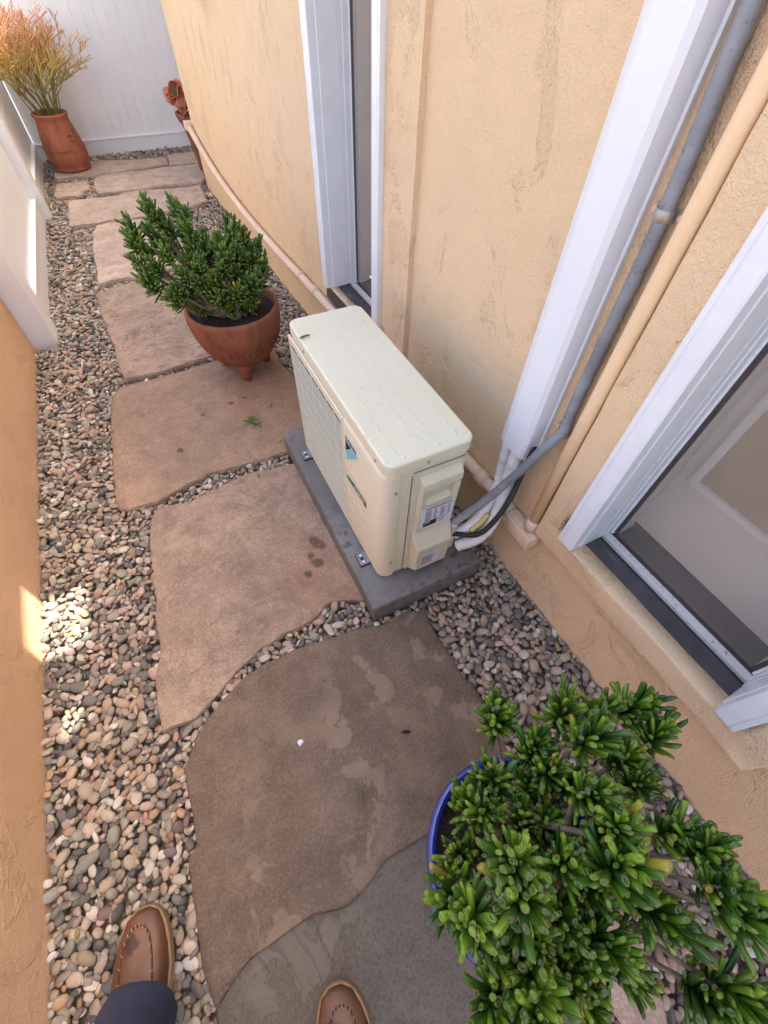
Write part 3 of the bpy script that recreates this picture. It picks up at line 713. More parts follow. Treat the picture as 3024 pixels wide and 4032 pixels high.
# grip: raised block with hand recess, seen from the end
def hexa(name, q0, q1, mat, parent, bev=.003):
    bm = bmesh.new(); vs = [bm.verts.new(p) for p in q0+q1]
    for f in ((0, 1, 2, 3), (7, 6, 5, 4), (0, 4, 5, 1), (1, 5, 6, 2), (2, 6, 7, 3), (3, 7, 4, 0)): bm.faces.new([vs[i] for i in f])
    bmesh.ops.recalc_face_normals(bm, faces=bm.faces)
    if bev: bmesh.ops.bevel(bm, geom=bm.edges[:], offset=bev, segments=2, affect='EDGES', profile=.5)
    return bmobj(name, bm, mat, parent)
g = hexa('grip', [(.108, .0049, zz(.566)), (.236, .0049, zz(.566)), (.236, .0049, zz(.512)), (.108, .0049, zz(.512))], [(.111, -.017, zz(.548)), (.233, -.017, zz(.548)), (.233, -.017, zz(.518)), (.111, -.017, zz(.518))], M_ACP, cov)
hexa('grip_side', [(.108, .0049, zz(.5115)), (.131, .0049, zz(.5115)), (.131, .0049, zz(.320)), (.108, .0049, zz(.320))], [(.112, -.016, zz(.5115)), (.130, -.011, zz(.5115)), (.130, -.008, zz(.320)), (.112, -.010, zz(.320))], M_ACP, cov, .0015)
hexa('grip_side', [(.214, .0049, zz(.5115)), (.236, .0049, zz(.5115)), (.236, .0049, zz(.320)), (.214, .0049, zz(.320))], [(.215, -.011, zz(.5115)), (.232, -.016, zz(.5115)), (.232, -.010, zz(.320)), (.215, -.008, zz(.320))], M_ACP, cov, .0015)
hexa('cover_face', [(.1305, .0049, zz(.462)), (.2145, .0049, zz(.462)), (.2145, .0049, zz(.320)), (.1305, .0049, zz(.320))], [(.1305, -.010, zz(.452)), (.2145, -.010, zz(.452)), (.2145, -.0085, zz(.320)), (.1305, -.0085, zz(.320))], M_ACP, cov, .0015)
vc = hexa('valve_cover', [(.104, .0049, zz(.319)), (.243, .0049, zz(.319)), (.243, .0049, zz(.102)), (.104, .0049, zz(.102))], [(.112, -.034, zz(.250)), (.236, -.034, zz(.250)), (.232, -.030, zz(.124)), (.116, -.030, zz(.124))], M_ACP, cov, .005)
boxo('cable_guide', .2435, .262, -.018, .009, zz(.16), zz(.285), M_ACP, AC, .003)
# labels: rating plate
def ylabel(name, x0, x1, z0, z1, y, mat, parent): 
    return mesh(name, [(x0, y, zz(z0)), (x1, y, zz(z0)), (x1, y, zz(z1)), (x0, y, zz(z1))], [(0, 1, 2, 3)], mat, parent)
lab = mesh('rating_label', [(.116, -.0122, zz(.335)), (.228, -.0122, zz(.330)), (.228, -.0122, zz(.438)), (.116, -.0122, zz(.438))], [(0, 1, 2, 3)], M_LABEL, cov)
yl_ = -.0126
def MX(x, z, y, ang=0): return Matrix.Translation((x, y, zz(z))) @ Matrix.Rotation(math.pi/2, 4, 'X') @ Matrix.Rotation(ang, 4, 'Z')
text('label_print', 'DAIKIN INDUSTRIES, LTD.', .0075, M_BLACK, lab, MX(.134, .4265, yl_), 0, .0002)
rr = random.Random(3)
for j, z in enumerate(np.arange(.420, .372, -.0055)):
    for x0, x1 in ((.134, .134+rr.uniform(.016, .024)), (.162, .162+rr.uniform(.006, .016)), (.184, .184+rr.uniform(.006, .020)), (.209, .209+rr.uniform(.004, .010))):
        ylabel('print_line', x0, x1, z-.0028, z, yl_, M_GPRINT, lab)
ylabel('print_block', .131, .176, .345, .369, yl_, M_BLACK, lab)
text('label_print', 'ALERT', .0075, M_WPRINT, lab, MX(.1335, .3605, yl_-.0004), 0, .0002)
for z in (.366, .358, .350): ylabel('print_line', .181, .181+rr.uniform(.02, .036), z-.003, z, yl_, M_GPRINT, lab)
sl2 = mesh('small_label', [(.126, -.0332, zz(.150)), (.196, -.0332, zz(.150)), (.196, -.0352, zz(.221)), (.126, -.0352, zz(.221))], [(0, 1, 2, 3)], M_LABEL, cov)
for z in np.arange(.208, .158, -.007):
    y = -.0336-.002*(z-.15)/.071-.0003
    ylabel('print_line', .131, .131+rr.uniform(.03, .058), z-.0028, z, y, M_GPRINT, sl2)
# front logo
def fx(name, pts, mat, x=.0056): 
    V, F = prism([(x, y, zz(z)) for y, z in pts], (-.0004, 0, 0)); return fix(mesh(name, V, F, mat, fp))
fx('logo_triangle', [(.2445, .527), (.206, .5255), (.2465, .484)], M_BLACK); fx('logo_blue_field', [(.2465, .482), (.2035, .5255), (.157, .530), (.246, .446)], M_LBLUE)
def MF(y, z, x=.0050): return Matrix.Translation((x, y, zz(z))) @ Matrix.Rotation(-math.pi/2, 4, 'Z') @ Matrix.Rotation(math.pi/2, 4, 'X')
text('brand_lettering', 'DAIKIN', .0215, M_BLUE, fp, MF(.2445, .5325), .1, .0006, 1.02)
fx('badge', [(.249, .378), (.203, .386), (.203, .362), (.249, .358)], M_GREEN); fx('badge', [(.2028, .386), (.110, .390), (.110, .365), (.2028, .362)], M_BLACK)
text('badge_lettering', '<INVERTER>', .0150, M_WPRINT, fp, MF(.201, .3695), .25, .0003, .98)
# screws and feet
def screw(x, y, z, axis, parent=AC, r=.0045, mat=M_SCREWM):
    d = Vector(axis); p = Vector((x, y, zz(z))); V, F = tube_data([p, p+d*.003, p+d*.004], [r, r, r*.6], 8); mesh('screw', V, F, mat, parent, False)
for x, z in ((.042, .533), (.041, .182)): screw(x, .0055, z, (0, -1, 0))
for x in (.125, .25): screw(x, .0, .619, (0, -1, 0))
for y in (.06, .56): screw(.010, y, .618, (-1, 0, 0))
screw(.07, .009, .103, (0, -1, 0))
for y0, y1 in ((.634, .678), (.084, .131)):
    ft = boxo('foot', -.028, .03, y0, y1, .0055, .0085, M_FLEX, AC)
    boxo('rubber_pad', -.030, .03, y0-.003, y1+.003, .0005, .0053, M_RUBBER, ft)
    for yy, mm, rr_ in ((y0+.010, M_WPRINT, .004), (y1-.010, M_WPRINT, .004), ((y0+y1)/2, M_BLACK, .006)):
        V, F = tube_data([(-.014, yy, .0086), (-.014, yy, .011)], rr_, 8); mesh('bolt', V, F, mm, ft)
boxo('foot', .235, .29, .634, .678, .0005, .0085, M_FLEX, AC); boxo('foot', .235, .29, .084, .131, .0005, .0085, M_FLEX, AC)

# ------------------------------------------------------------------ conduits and pipes (house frame, then world)
def hw(xh, yh, z):
    c, s_ = math.cos(HTH), math.sin(HTH); return Vector((.475+xh*c-yh*s_, xh*s_+yh*c, z))
# white line-set cover
prof = [(.0, .098), (-.012, .098), (-.030, .090), (-.056, .060), (-.062, .048), (-.062, -.017), (-.053, -.028), (-.014, -.031), (-.012, -.036), (.0, -.036)]
V, F = [], []
for z, k in ((.500, 0), (2.5, 0)):
    for i, (x, y) in enumerate(prof):
        zz_ = z+(0.020 if (z < 1 and x < -.05) else 0)-(0.0 if z > 1 else (.02*(x+.062)/.062))
        V.append(hw(x, y, zz_ if z < 1 else z))
m = len(prof)
for k in range(m): F.append((k, (k+1) % m, m+(k+1) % m, m+k))
F += [tuple(range(m)), tuple(range(2*m-1, m-1, -1))]
duct = fix(mesh('line_cover', V, F, M_DUCT)); tag(duct, 'white plastic line cover running up the house wall above the outdoor unit', 'duct')
# grey flexible conduit
gp = [hw(-.0185, -.045, 2.5), hw(-.0185, -.055, 1.6), hw(-.0185, -.064, 1.35), hw(-.0185, -.079, 1.13), hw(-.0185, -.080, .9), hw(-.0185, -.081, .72), hw(-.0195, -.086, .665)] + [Vector(p) for p in [(0.446, -0.081, 0.632), (0.430, -0.070, 0.588), (0.406, -0.057, 0.519), (0.374, -0.042, 0.452), (0.326, -0.025, 0.367), (.285, -.010, .312), (.247, .000, .272)]]
path = catmull(gp, 60)
def resample(P, step):
    out, acc = [P[0]], 0
    for a, b in zip(P, P[1:]):
        l_ = (b-a).length
        while acc+l_ >= step:
            t = (step-acc)/l_; a = a+(b-a)*t; out.append(a); l_ = (b-a).length; acc = 0
        acc += l_
    return out+[P[-1]]
path = resample(path, .0026); rad = [.0128+.00035*math.sin(i*2*math.pi/4) for i in range(len(path))]
gc = tubeo('flexible_conduit', path, rad, M_FLEX, None, 14); tag(gc, 'grey ribbed flexible conduit coming down the wall and bending into the unit', 'conduit')
def clamp(yh, z, mat):
    V, F = [], []; n = 14
    for k in range(n+1):
        a = math.pi*k/n
        for w in (-.0085, -.0035, .0035, .0085):
            r = .0150+(.0016 if abs(w) < .004 else 0); V.append(hw(-.0175-r*math.sin(a), yh+r*math.cos(a), z+w))
    for k in range(n):
        for j in range(3): F.append((k*4+j, k*4+j+1, (k+1)*4+j+1, (k+1)*4+j))
    o = thing('pipe_clamp', 'galvanised strap clamp holding the grey conduit, %s of the two' % ('upper' if z > 1 else 'lower'), 'clamp', group='clamps on the grey conduit')
    mesh('strap', V, F, mat, o, True)
    for s_ in (-1, 1):
        pts = [hw(-.004, yh+s_*a, z+b) for a, b in ((.012, -.010), (.028, -.009), (.033, 0), (.028, .009), (.012, .010))]
        V2, F2 = prism(pts, hw(-.0025, 0, 0)-hw(0, 0, 0)); fix(mesh('ear', V2, F2, mat, o))
        p = hw(-.0068, yh+s_*.0255, z); V2, F2 = tube_data([p, p+(hw(-.004, 0, 0)-hw(0, 0, 0))], [.0062, .0052], 10); mesh('screw', V2, F2, M_PINKP, o)
clamp(-.078, 1.127, M_METAL); clamp(-.083, .652, M_METAL)
# painted conduit: vertical run, junction body, horizontal run along the wall
cd = thing('painted_conduit', 'peach painted rigid conduit with junction box beside the near door frame', 'conduit', tuple(hw(0, -.12, .28)))
def sub(V): o = Vector(cd.location); return [Vector(v)-o for v in V]
V, F = tube_data([hw(-.019, -.130, 2.5), hw(-.019, -.129, 1.4), hw(-.019, -.128, .8), hw(-.021, -.128, .335)], .0172, 14); mesh('vertical_pipe', sub(V), F, M_BEIGEP, cd, True)
V, F = tube_data([hw(-.021, -.128, .336), hw(-.021, -.128, .288)], .0205, 14); mesh('hub', sub(V), F, M_PINKP, cd, True)
def obox(name, x0, x1, y0, y1, z0, z1, mat, parent, bev):
    bm = bmesh.new(); box(bm, x0, x1, y0, y1, z0, z1, bev, 3); bmesh.ops.recalc_face_normals(bm, faces=bm.faces)
    for v in bm.verts: v.co = hw(*v.co)-Vector(parent.location)
    return bmobj(name, bm, mat, parent, True)
jb = obox('junction_box', -.045, -.003, -.168, -.040, .238, .288, M_PINKP, cd, .008)
obox('box_cover', -.054, -.0452, -.166, -.042, .236, .290, M_PINKP, cd, .003)
for y in (-.158, -.05):
    p = hw(-.0545, y, .263); V, F = tube_data([p, p+(hw(-.003, 0, 0)-hw(0, 0, 0))], .0045, 8); mesh('screw', sub(V), F, M_PINKP, cd)
hp = [hw(-.024, -.040, .272), hw(-.024, .02, .276), hw(-.024, .11, .278), hw(-.024, .5, .272), hw(-.024, 1.0, .262), hw(-.026, 1.5, .243), hw(-.028, 1.8, .236), hw(-.028, 2.15, .222), hw(-.028, 2.6, .214), hw(-.028, 3.02, .222), hw(-.028, 3.4, .250), hw(-.028, 3.8, .312), hw(-.028, 4.15, .40)]
V, F = tube_data(catmull(hp, 6), .0215, 14); mesh('horizontal_pipe', sub(V), F, M_PINKP, cd, True)
for yh, w, r in ((1.60, .024, .0255), (1.79, .008, .0262), (.115, .022, .0255), (-.025, .014, .0255)):
    zc = float(np.interp(yh, [-.04, .02, .11, .5, 1.0, 1.5, 1.8, 2.15], [.272, .276, .278, .272, .262, .243, .236, .222]))
    V, F = tube_data([hw(-.025, yh-w, zc), hw(-.025, yh+w, zc)], r, 14); mesh('coupling', sub(V), F, M_PINKP, cd, True)
eb = obox('elbow', -.058, .012, 4.13, 4.20, .372, .430, M_PINKP, cd, .01)
# insulated refrigerant lines and cable
la = catmull([(0.434, 0.051, 0.545), (0.429, 0.035, 0.42), (0.415, 0.016, 0.372), (0.388, -0.004, 0.345), (0.346, -0.022, 0.300), (0.306, -0.022, 0.255), (0.262, -0.012, 0.222)], 14)
V, F = tube_data(la, [.0165+.0005*math.sin(i*.9)+.001*noise.noise(Vector((i*.4, 0, 0))) for i in range(len(la))], 12)
o = mesh('insulated_pipe', V, F, M_FOAM, None, True); tag(o, 'thinner white wrapped refrigerant pipe behind the grey conduit', 'pipe', 'wrapped pipes from the line cover')
lb = catmull([(0.435, 0.009, 0.55), (0.425, -0.005, 0.429), (0.398, -0.034, 0.360), (0.362, -0.060, 0.295), (0.322, -0.062, 0.235), (0.268, -0.036, 0.185)], 16)
V, F = tube_data(lb, [.0190+.0006*math.sin(i*.8)+.0018*noise.noise(Vector((i*.3, 4, 0))) for i in range(len(lb))], 12)
o = mesh('insulated_pipe', V, F, M_FOAM, None, True); tag(o, 'thicker white wrapped refrigerant pipe sweeping under the black cable to the unit', 'pipe', 'wrapped pipes from the line cover')
tape = tubeo('tape', catmull([(.352, -.040, .318), (.33, -.045, .292), (.300, -.042, .262)], 6), .0085, M_COPPER, o, 8)
lc = catmull([(0.447, -0.030, 0.56), (0.430, -0.040, 0.437), (0.398, -0.060, 0.390), (0.355, -0.072, 0.325), (0.306, -0.066, 0.268), (0.255, -0.014, 0.235)], 10)
tag(tubeo('cable', lc, .0085, M_RUBBER, None, 10), 'black rubber cable curving from the line cover into the unit', 'cable')

# ------------------------------------------------------------------ succulents
def leaf_mesh(name, ln, r, c0, c1, tip, bend, seg=7):
    V, F, C = [], [], []
    ts = [(0, .62), (.2, .82), (.5, .97), (.82, 1.05), (.955, .98), (1.0, .76), (.965, .42)]
    for i, (t, k) in enumerate(ts):
        for j in range(seg):
            a = 2*math.pi*j/seg
            V.append((r*k*math.cos(a)+bend*ln*t*t, r*k*.86*math.sin(a), ln*t-(.004*math.cos(a)*k if t > .9 else 0)))
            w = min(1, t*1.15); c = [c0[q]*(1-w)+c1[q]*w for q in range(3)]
            if i == 5: c = [c[q]*.65+tip[q]*.35 for q in range(3)]
            if i == 6: c = [c1[q]*.95 for q in range(3)]
            C.append((*c, 1))
    for i in range(len(ts)-1):
        for j in range(seg): F.append((i*seg+j, i*seg+(j+1) % seg, (i+1)*seg+(j+1) % seg, (i+1)*seg+j))
    F.append(tuple(range((len(ts)-1)*seg, len(ts)*seg)))
    me = bpy.data.meshes.new(name); me.from_pydata(V, [], F); me.update(); colattr(me, C); me.polygons.foreach_set('use_smooth', [True]*len(F)); me.materials.append(M_LEAF)
    return me, np.array(V), F, np.array(C)
def frame(d, roll):
    q_ = Vector(d).normalized().to_track_quat('Z', 'Y').to_matrix(); return q_ @ Matrix.Rotation(roll, 3, 'Z')
def jade(name, label, loc, clusters, base, ln, rl, per, cols, nparts, seed, trunk_r, soil_z, stem=.055, pot=None, centre=None):
    rnd = random.Random(seed); root = thing(name, label, 'potted plant', loc); O = Vector(loc)
    var = []
    for k in range(12):
        c0, c1 = cols[k % len(cols)] if k < 11 else (L(96, 112, 36), L(164, 150, 56))
        f_ = rnd.uniform(.85, 1.15)
        c0 = sc(c0, .62); var.append(leaf_mesh('leaf', ln*rnd.uniform(.62, 1.25), rl*rnd.uniform(.8, 1.2), tuple(q*f_ for q in c0[:3]), tuple(q*f_ for q in c1[:3]), L(150, 96, 60), rnd.uniform(-.18, .3)))  # leaf bases darkened in colour, standing in for occlusion inside the clumps
    leaves = []
    cen = Vector(centre)
    for ci, c in enumerate(clusters):
        c = Vector(c); ax = (c-cen); ax.z *= .6; ax = ax.normalized()*.75+Vector((0, 0, .75))+Vector((rnd.uniform(-.3, .3), rnd.uniform(-.3, .3), 0)); ax.normalize()
        bas = c-ax*stem*.9
        # branch
        b0 = Vector(base[ci % len(base)]); mid = b0.lerp(bas, .5)+Vector((rnd.uniform(-.02, .02), rnd.uniform(-.02, .02), -.03+rnd.uniform(-.02, .03)))
        pth = catmull([b0-O, b0.lerp(mid, .5)-O+Vector((0, 0, .02)), mid-O, bas-O, c-O], 4); nn = len(pth)
        r0_ = trunk_r*rnd.uniform(.7, 1.1)
        V, F = tube_data(pth, [max(rl*.75, r0_*(1-i/(nn-1))**.8) for i in range(nn)], 7); mesh('branch', V, F, M_BARK, root, True)
        csz = rnd.uniform(.82, 1.15); n = int((per+rnd.randint(-6, 6))*csz)
        for k in range(n):
            t = (k+.5)/n; az = k*2.39996+rnd.uniform(-.3, .3)
            pol = math.radians(82*(1-t)**.75+4+rnd.uniform(-9, 9))
            fr = frame(ax, az); d = fr @ Vector((math.sin(pol), 0, math.cos(pol)))
            p = bas+ax*(stem*(.12+.95*t))+d*rl*.4
            d.z += .34; d.normalize(); leaves.append((p, d, 11 if rnd.random() < .007 else rnd.randrange(11), rnd.uniform(.72, 1.12)*(1 if t > .2 else .8)*csz, rnd.uniform(0, 6.28)))
    # the leaves nearest the camera become parts of their own, the rest one foliage part
    cc = Vector(CAM_C); leaves.sort(key=lambda a: (a[0]-cc).length)
    own, oth = leaves[:nparts], leaves[nparts:]
    for p, d, vi, s_, ro in own:
        o = bpy.data.objects.new('leaf', var[vi][0]); COL.objects.link(o); o.parent = root
        o.matrix_local = Matrix.Translation(p-O) @ frame(d, ro).to_4x4() @ Matrix.Scale(s_, 4)
    Vs, Fs, Cs = [], [], []; k0 = 0
    for p, d, vi, s_, ro in oth:
        _, v_, f_, c_ = var[vi]; Mx = np.array(frame(d, ro))*s_
        Vs.append(v_@Mx.T+np.array(p-O)); Fs += [tuple(i+k0 for i in q_) for q_ in f_]; Cs.append(c_*np.array((.92, .92, .92, 1))); k0 += len(v_)
    me = bpy.data.meshes.new('foliage'); me.from_pydata(np.concatenate(Vs).tolist(), [], Fs); me.update(); colattr(me, np.concatenate(Cs))
    fo = link('foliage', me, M_LEAF, root, True); fo['kind'] = 'stuff'
    return root
G_DARK = [(L(54, 84, 30), L(92, 124, 46)), (L(46, 76, 30), L(80, 112, 44)), (L(62, 92, 30), L(106, 138, 50))]
G_LITE = [(L(44, 80, 18), L(92, 128, 32)), (L(34, 66, 22), L(70, 106, 34)), (L(54, 90, 18), L(114, 146, 38)), (L(32, 60, 24), L(58, 92, 34))]
mid_cl = [(.09, 1.42, .43), (.13, 1.46, .47), (-.02, 1.33, .44), (.05, 1.36, .46), (.0, 1.38, .41), (-.1, 1.33, .43), (.06, 1.40, .40), (-.13, 1.45, .66), (.02, 1.42, .56), (-0.245, 1.5, 0.73), (-0.24, 1.5, 0.696), (-0.329, 1.45, 0.693), (-0.338, 1.42, 0.659), (-0.136, 1.55, 0.687), (-0.149, 1.5, 0.636), (-0.2, 1.5, 0.666), (-0.259, 1.45, 0.644), (-0.325, 1.42, 0.627), (-0.248, 1.38, 0.621), (-0.358, 1.4, 0.596), (-0.302, 1.38, 0.585), (-0.349, 1.38, 0.557), (-0.342, 1.36, 0.527), (-0.211, 1.5, 0.596), (-0.177, 1.38, 0.582), (-0.215, 1.34, 0.549), (-0.254, 1.32, 0.503), (-0.28, 1.32, 0.469), (-0.147, 1.36, 0.556), (-0.138, 1.45, 0.585), (-0.075, 1.5, 0.574), (-0.027, 1.45, 0.585), (0.042, 1.55, 0.614), (0.034, 1.5, 0.595), (0.041, 1.5, 0.536), (0.14, 1.5, 0.54), (0.1, 1.48, 0.514), (0.11, 1.5, 0.452), (0.048, 1.45, 0.515), (-0.06, 1.36, 0.531), (-0.097, 1.36, 0.489), (0.006, 1.42, 0.484), (-0.162, 1.36, 0.492), (-0.19, 1.40, 0.385), (-0.008, 1.37, 0.36), (0.021, 1.38, 0.355), (-0.066, 1.36, 0.37), (-0.134, 1.38, 0.436), (-0.034, 1.38, 0.571), (0.082, 1.52, 0.551), (0.116, 1.5, 0.402), (-0.094, 1.55, 0.489), (-0.209, 1.4, 0.442)]
MC = (-.045, 1.462)
mp = jade('bowl_plant', 'dark green finger leaved jade plant in a round footed terracotta bowl', (MC[0], MC[1], 0), mid_cl,
          [(MC[0]-.05, MC[1]-.02, .31), (MC[0]+.05, MC[1]+.03, .31), (MC[0]-.1, MC[1]+.02, .31), (MC[0]+.1, MC[1]+.02, .31), (MC[0], MC[1]-.08, .31)], .052, .0048, 60, G_DARK, 290, 21, .017, .31, .062, centre=(MC[0], MC[1], .34))
prof = [(.0, .052), (.055, .054), (.10, .068), (.145, .105), (.180, .160), (.203, .225), (.213, .285), (.214, .325), (.211, .340), (.204, .344), (.196, .340), (.192, .325), (.190, .30)]
V, F = lathe_data(prof, 56, wob=.012); bowl = mesh('bowl', V, F, M_TERRA2, mp, True)
V, F = lathe_data([(.0, .312), (.10, .314), (.191, .305)], 40, wob=.01); mesh('soil', V, F, M_SOIL, mp, True)
for x, y in ((-.025, -.092), (.110, .025), (-.09, .075)):
    V, F = tube_data([(x, y, .0), (x*1.02, y*1.02, .018), (x*1.0, y*1.0, .05), (x*.95, y*.95, .09)], [.021, .019, .030, .052], 12); mesh('foot', V, F, M_TERRA2, bowl, True)
# carved band of chevrons on the bowl
for k in range(16):
    a = math.radians(-120+k*9); r_, z_ = .196, .198
    for s_ in (-1, 1):
        p0 = Vector((math.cos(a)*r_, math.sin(a)*r_, z_)); a2 = a+math.radians(5); p1 = Vector((math.cos(a2)*(r_-.0*1), math.sin(a2)*r_, z_+s_*.022))
        rr2 = .1955+.0045 if s_ > 0 else .1835
        p1 = Vector((math.cos(a2)*(.2035 if s_ > 0 else .1868), math.sin(a2)*(.2035 if s_ > 0 else .1868), p1.z))
        V, F = tube_data([p0, p1], .0022, 5); mesh('carving', V, F, M_TERRA3, bowl)

near_cl = [(.02, -.66, .47), (-.05, -.77, .5), (-.15, -.79, .5), (-.06, -.70, .42), (.04, -.79, .46), (-.11, -.76, .44), (.06, -.70, .44), (-.02, -.83, .44), (-.13, -.89, .46), (-0.001, -0.536, 0.42), (0.026, -0.617, 0.45), (0.134, -0.589, 0.42), (0.209, -0.626, 0.42), (0.29, -0.655, 0.40), (0.294, -0.713, 0.4), (0.088, -0.647, 0.55), (0.145, -0.705, 0.5), (-0.08, -0.628, 0.45), (-0.128, -0.657, 0.48), (0.013, -0.705, 0.6), (0.131, -0.74, 0.52), (-0.153, -0.715, 0.62), (-0.164, -0.75, 0.6), (0.015, -0.752, 0.6), (-0.008, -0.793, 0.58), (0.123, -0.816, 0.55), (0.129, -0.841, 0.58), (0.108, -0.882, 0.6), (0.106, -0.913, 0.6), (-0.232, -0.752, 0.56), (-0.185, -0.699, 0.36), (-0.235, -0.731, 0.45), (-0.156, -0.824, 0.5), (-0.216, -0.808, 0.5), (-0.188, -0.849, 0.5), (-0.087, -0.876, 0.45), (-0.043, -0.896, 0.45), (0.0, -0.86, 0.36), (-0.25, -0.845, 0.5), (-0.202, -0.872, 0.52), (-0.112, -0.931, 0.42), (0.052, -1.013, 0.45), (0.075, -1.007, 0.5), (-0.019, -0.733, 0.4), (-0.127, -0.642, 0.38), (0.09, -0.782, 0.45), (0.034, -0.884, 0.5), (-0.092, -0.832, 0.45), (-0.005, -0.668, 0.38), (-0.034, -0.935, 0.42)]
NC = (-.074, -.765)
npnt = jade('blue_pot_plant', 'bright green finger leaved jade plant in a cobalt blue glazed pot, nearest the camera', (NC[0], NC[1], 0), near_cl,
            [(NC[0]+.02, NC[1]+.02, .26), (NC[0]-.05, NC[1]-.03, .26), (NC[0]+.08, NC[1], .26), (NC[0], NC[1]+.09, .26), (NC[0]+.03, NC[1]-.08, .26)], .054, .0053, 56, G_LITE, 295, 33, .0125, .26, .060, centre=(NC[0], NC[1], .30))
prof = [(.0, .004), (.105, .004), (.112, .02), (.140, .12), (.160, .22), (.168, .272), (.178, .282), (.181, .293), (.178, .302), (.170, .304), (.163, .298), (.160, .28), (.156, .24)]
V, F = lathe_data(prof, 64); mesh('pot', V, F, M_GLAZE, npnt, True)
V, F = lathe_data([(.0, .262), (.08, .263), (.1585, .256)], 40, wob=.01); mesh('soil', V, F, M_SOIL, npnt, True)
for x, y, r_ in ((.0, .13, .018), (-.09, .02, .010), (-.11, -.03, .008), (.05, .12, .012)):
    V, F = lathe_data([(.001, 0), (.7*r_, .15*r_), (r_, .6*r_), (.75*r_, 1.05*r_), (.001, 1.25*r_)], 10); o = mesh('surface_pebble', [(v[0]+x, v[1]+y, v[2]+.258) for v in V], F, M_FOAM, npnt, True)

# ------------------------------------------------------------------ tall jar with pencil cactus
jar = thing('jar_plant', 'orange tipped pencil cactus in a tall bulging terracotta jar by the back fence', 'potted plant', (-.63, 4.97, .0))
prof = [(.0, .018), (.135, .018), (.147, .024), (.150, .040), (.146, .052), (.150, .058), (.162, .085), (.166, .13), (.163, .18), (.152, .235), (.139, .29), (.128, .335), (.124, .358), (.131, .372), (.137, .385), (.136, .395), (.128, .398), (.116, .392), (.112, .36), (.112, .33)]
V, F = lathe_data(prof, 48, wob=.01); jb_ = mesh('jar', V, F, M_TERRA, jar, True)
V, F = lathe_data([(.166, .165), (.1685, .171), (.166, .178)], 48); mesh('band', V, F, M_TERRA, jb_, True)
V, F = lathe_data([(.0, .345), (.113, .340)], 24); mesh('soil', V, F, M_SOIL, jar)
hpth = [Vector((math.cos(a)*(.152+.010*math.sin(t)), math.sin(a)*(.152+.010*math.sin(t)), .255+.022*math.cos(t))) for t, a in [(q_/16*2*math.pi, math.radians(-58)+.14*math.sin(q_/16*2*math.pi)) for q_ in range(17)]]
V, F = tube_data(hpth, .008, 8, False); mesh('handle_ring', V, F, M_TERRA, jb_, True)
def firestick():
    rnd = random.Random(5); Vs, Fs, Cs = [], [], []; count = [0]
    def seg(p, d, ln, r, lev):
        q_ = p+d*ln
        mid = p+d*ln*.5+Vector((rnd.uniform(-1, 1), rnd.uniform(-1, 1), rnd.uniform(-.4, .8)))*ln*.07
        V, F = tube_data([p, mid, q_], [r, r*.92, r*.8], 4, False); k = len(Vs); Vs.extend(V); Fs.extend(tuple(i+k for i in f) for f in F)
        for v in V:
            t = min(1, max(0, (v.z-.42)/.52)); g_, y_, o_ = L(108, 116, 66), L(190, 164, 92), L(222, 160, 116)
            c = [g_[i]*(1-t*2)+y_[i]*t*2 if t < .5 else y_[i]*(2-2*t)+o_[i]*(2*t-1) for i in range(3)]
            f_ = shade; Cs.append((c[0]*f_, c[1]*f_, c[2]*f_, 1))
        if lev < 5:
            for _ in range(rnd.choice((2, 2, 3)) if lev < 4 else 2):
                nd = (d+Vector((rnd.uniform(-1, 1), rnd.uniform(-1, 1), rnd.uniform(-.25, .6)))*.85).normalized()
                seg(q_, nd, ln*rnd.uniform(.58, .85), r*.86, lev+1)
    for k in range(30):
        a = rnd.uniform(0, 6.28); rr3 = rnd.uniform(0, .09); shade = rnd.uniform(.75, 1.15)
        lean = Vector((math.cos(a)*.42-.10, math.sin(a)*.30, 1)).normalized()
        seg(Vector((math.cos(a)*rr3, math.sin(a)*rr3, .33)), lean, rnd.uniform(.15, .24), .0060, 0)
    me = bpy.data.meshes.new('twigs'); me.from_pydata([tuple(v) for v in Vs], [], Fs); me.update(); colattr(me, Cs)
    o = link('twigs', me, M_TWIG, jar, True); o['kind'] = 'stuff'; print('twig verts', len(Vs))
firestick()
# ------------------------------------------------------------------ urn with red rosettes
urn = thing('urn_plant', 'red edged rosette succulent in a tall narrow dark urn behind the house corner', 'potted plant', (.455, 4.50, 0))
prof = [(.0, .012), (.055, .014), (.058, .03), (.066, .10), (.086, .22), (.104, .31), (.116, .345), (.128, .36), (.142, .385), (.148, .405), (.142, .418), (.125, .42), (.12, .40)]
V, F = lathe_data(prof, 40, wob=.01); mesh('urn', V, F, M_TERRA3, urn, True)
V, F = lathe_data([(.0, .408), (.121, .404)], 24); mesh('soil', V, F, M_SOIL, urn)
def petal(ln, w):
    V, F, C = [], [], []; nu, nv = 6, 5
    for i in range(nu+1):
        t = i/nu; ww = w*math.sin(math.pi*min(1, .12+t*.80))**.7
        for j in range(nv+1):
            s_ = j/nv*2-1; V.append((s_*ww, -.20*ln*t*t+.10*ln*(1-abs(s_)**2)*-.3+.18*ln*t**3*1.6, ln*t*(1-.05*s_*s_)))
            e = max(abs(s_)**3*.8, t**3); a, b = L(176, 170, 118), L(176, 70, 58); C.append((*[a[q_]*(1-e)*(1-.35*t)+b[q_]*(e+.35*t*(1-e)) for q_ in range(3)], 1))
    for i in range(nu):
        for j in range(nv): F.append((i*(nv+1)+j, i*(nv+1)+j+1, (i+1)*(nv+1)+j+1, (i+1)*(nv+1)+j))
    me = bpy.data.meshes.new('leaf'); me.from_pydata(V, [], F); me.update(); colattr(me, C); me.materials.append(M_ROSE); me.polygons.foreach_set('use_smooth', [True]*len(F)); return me
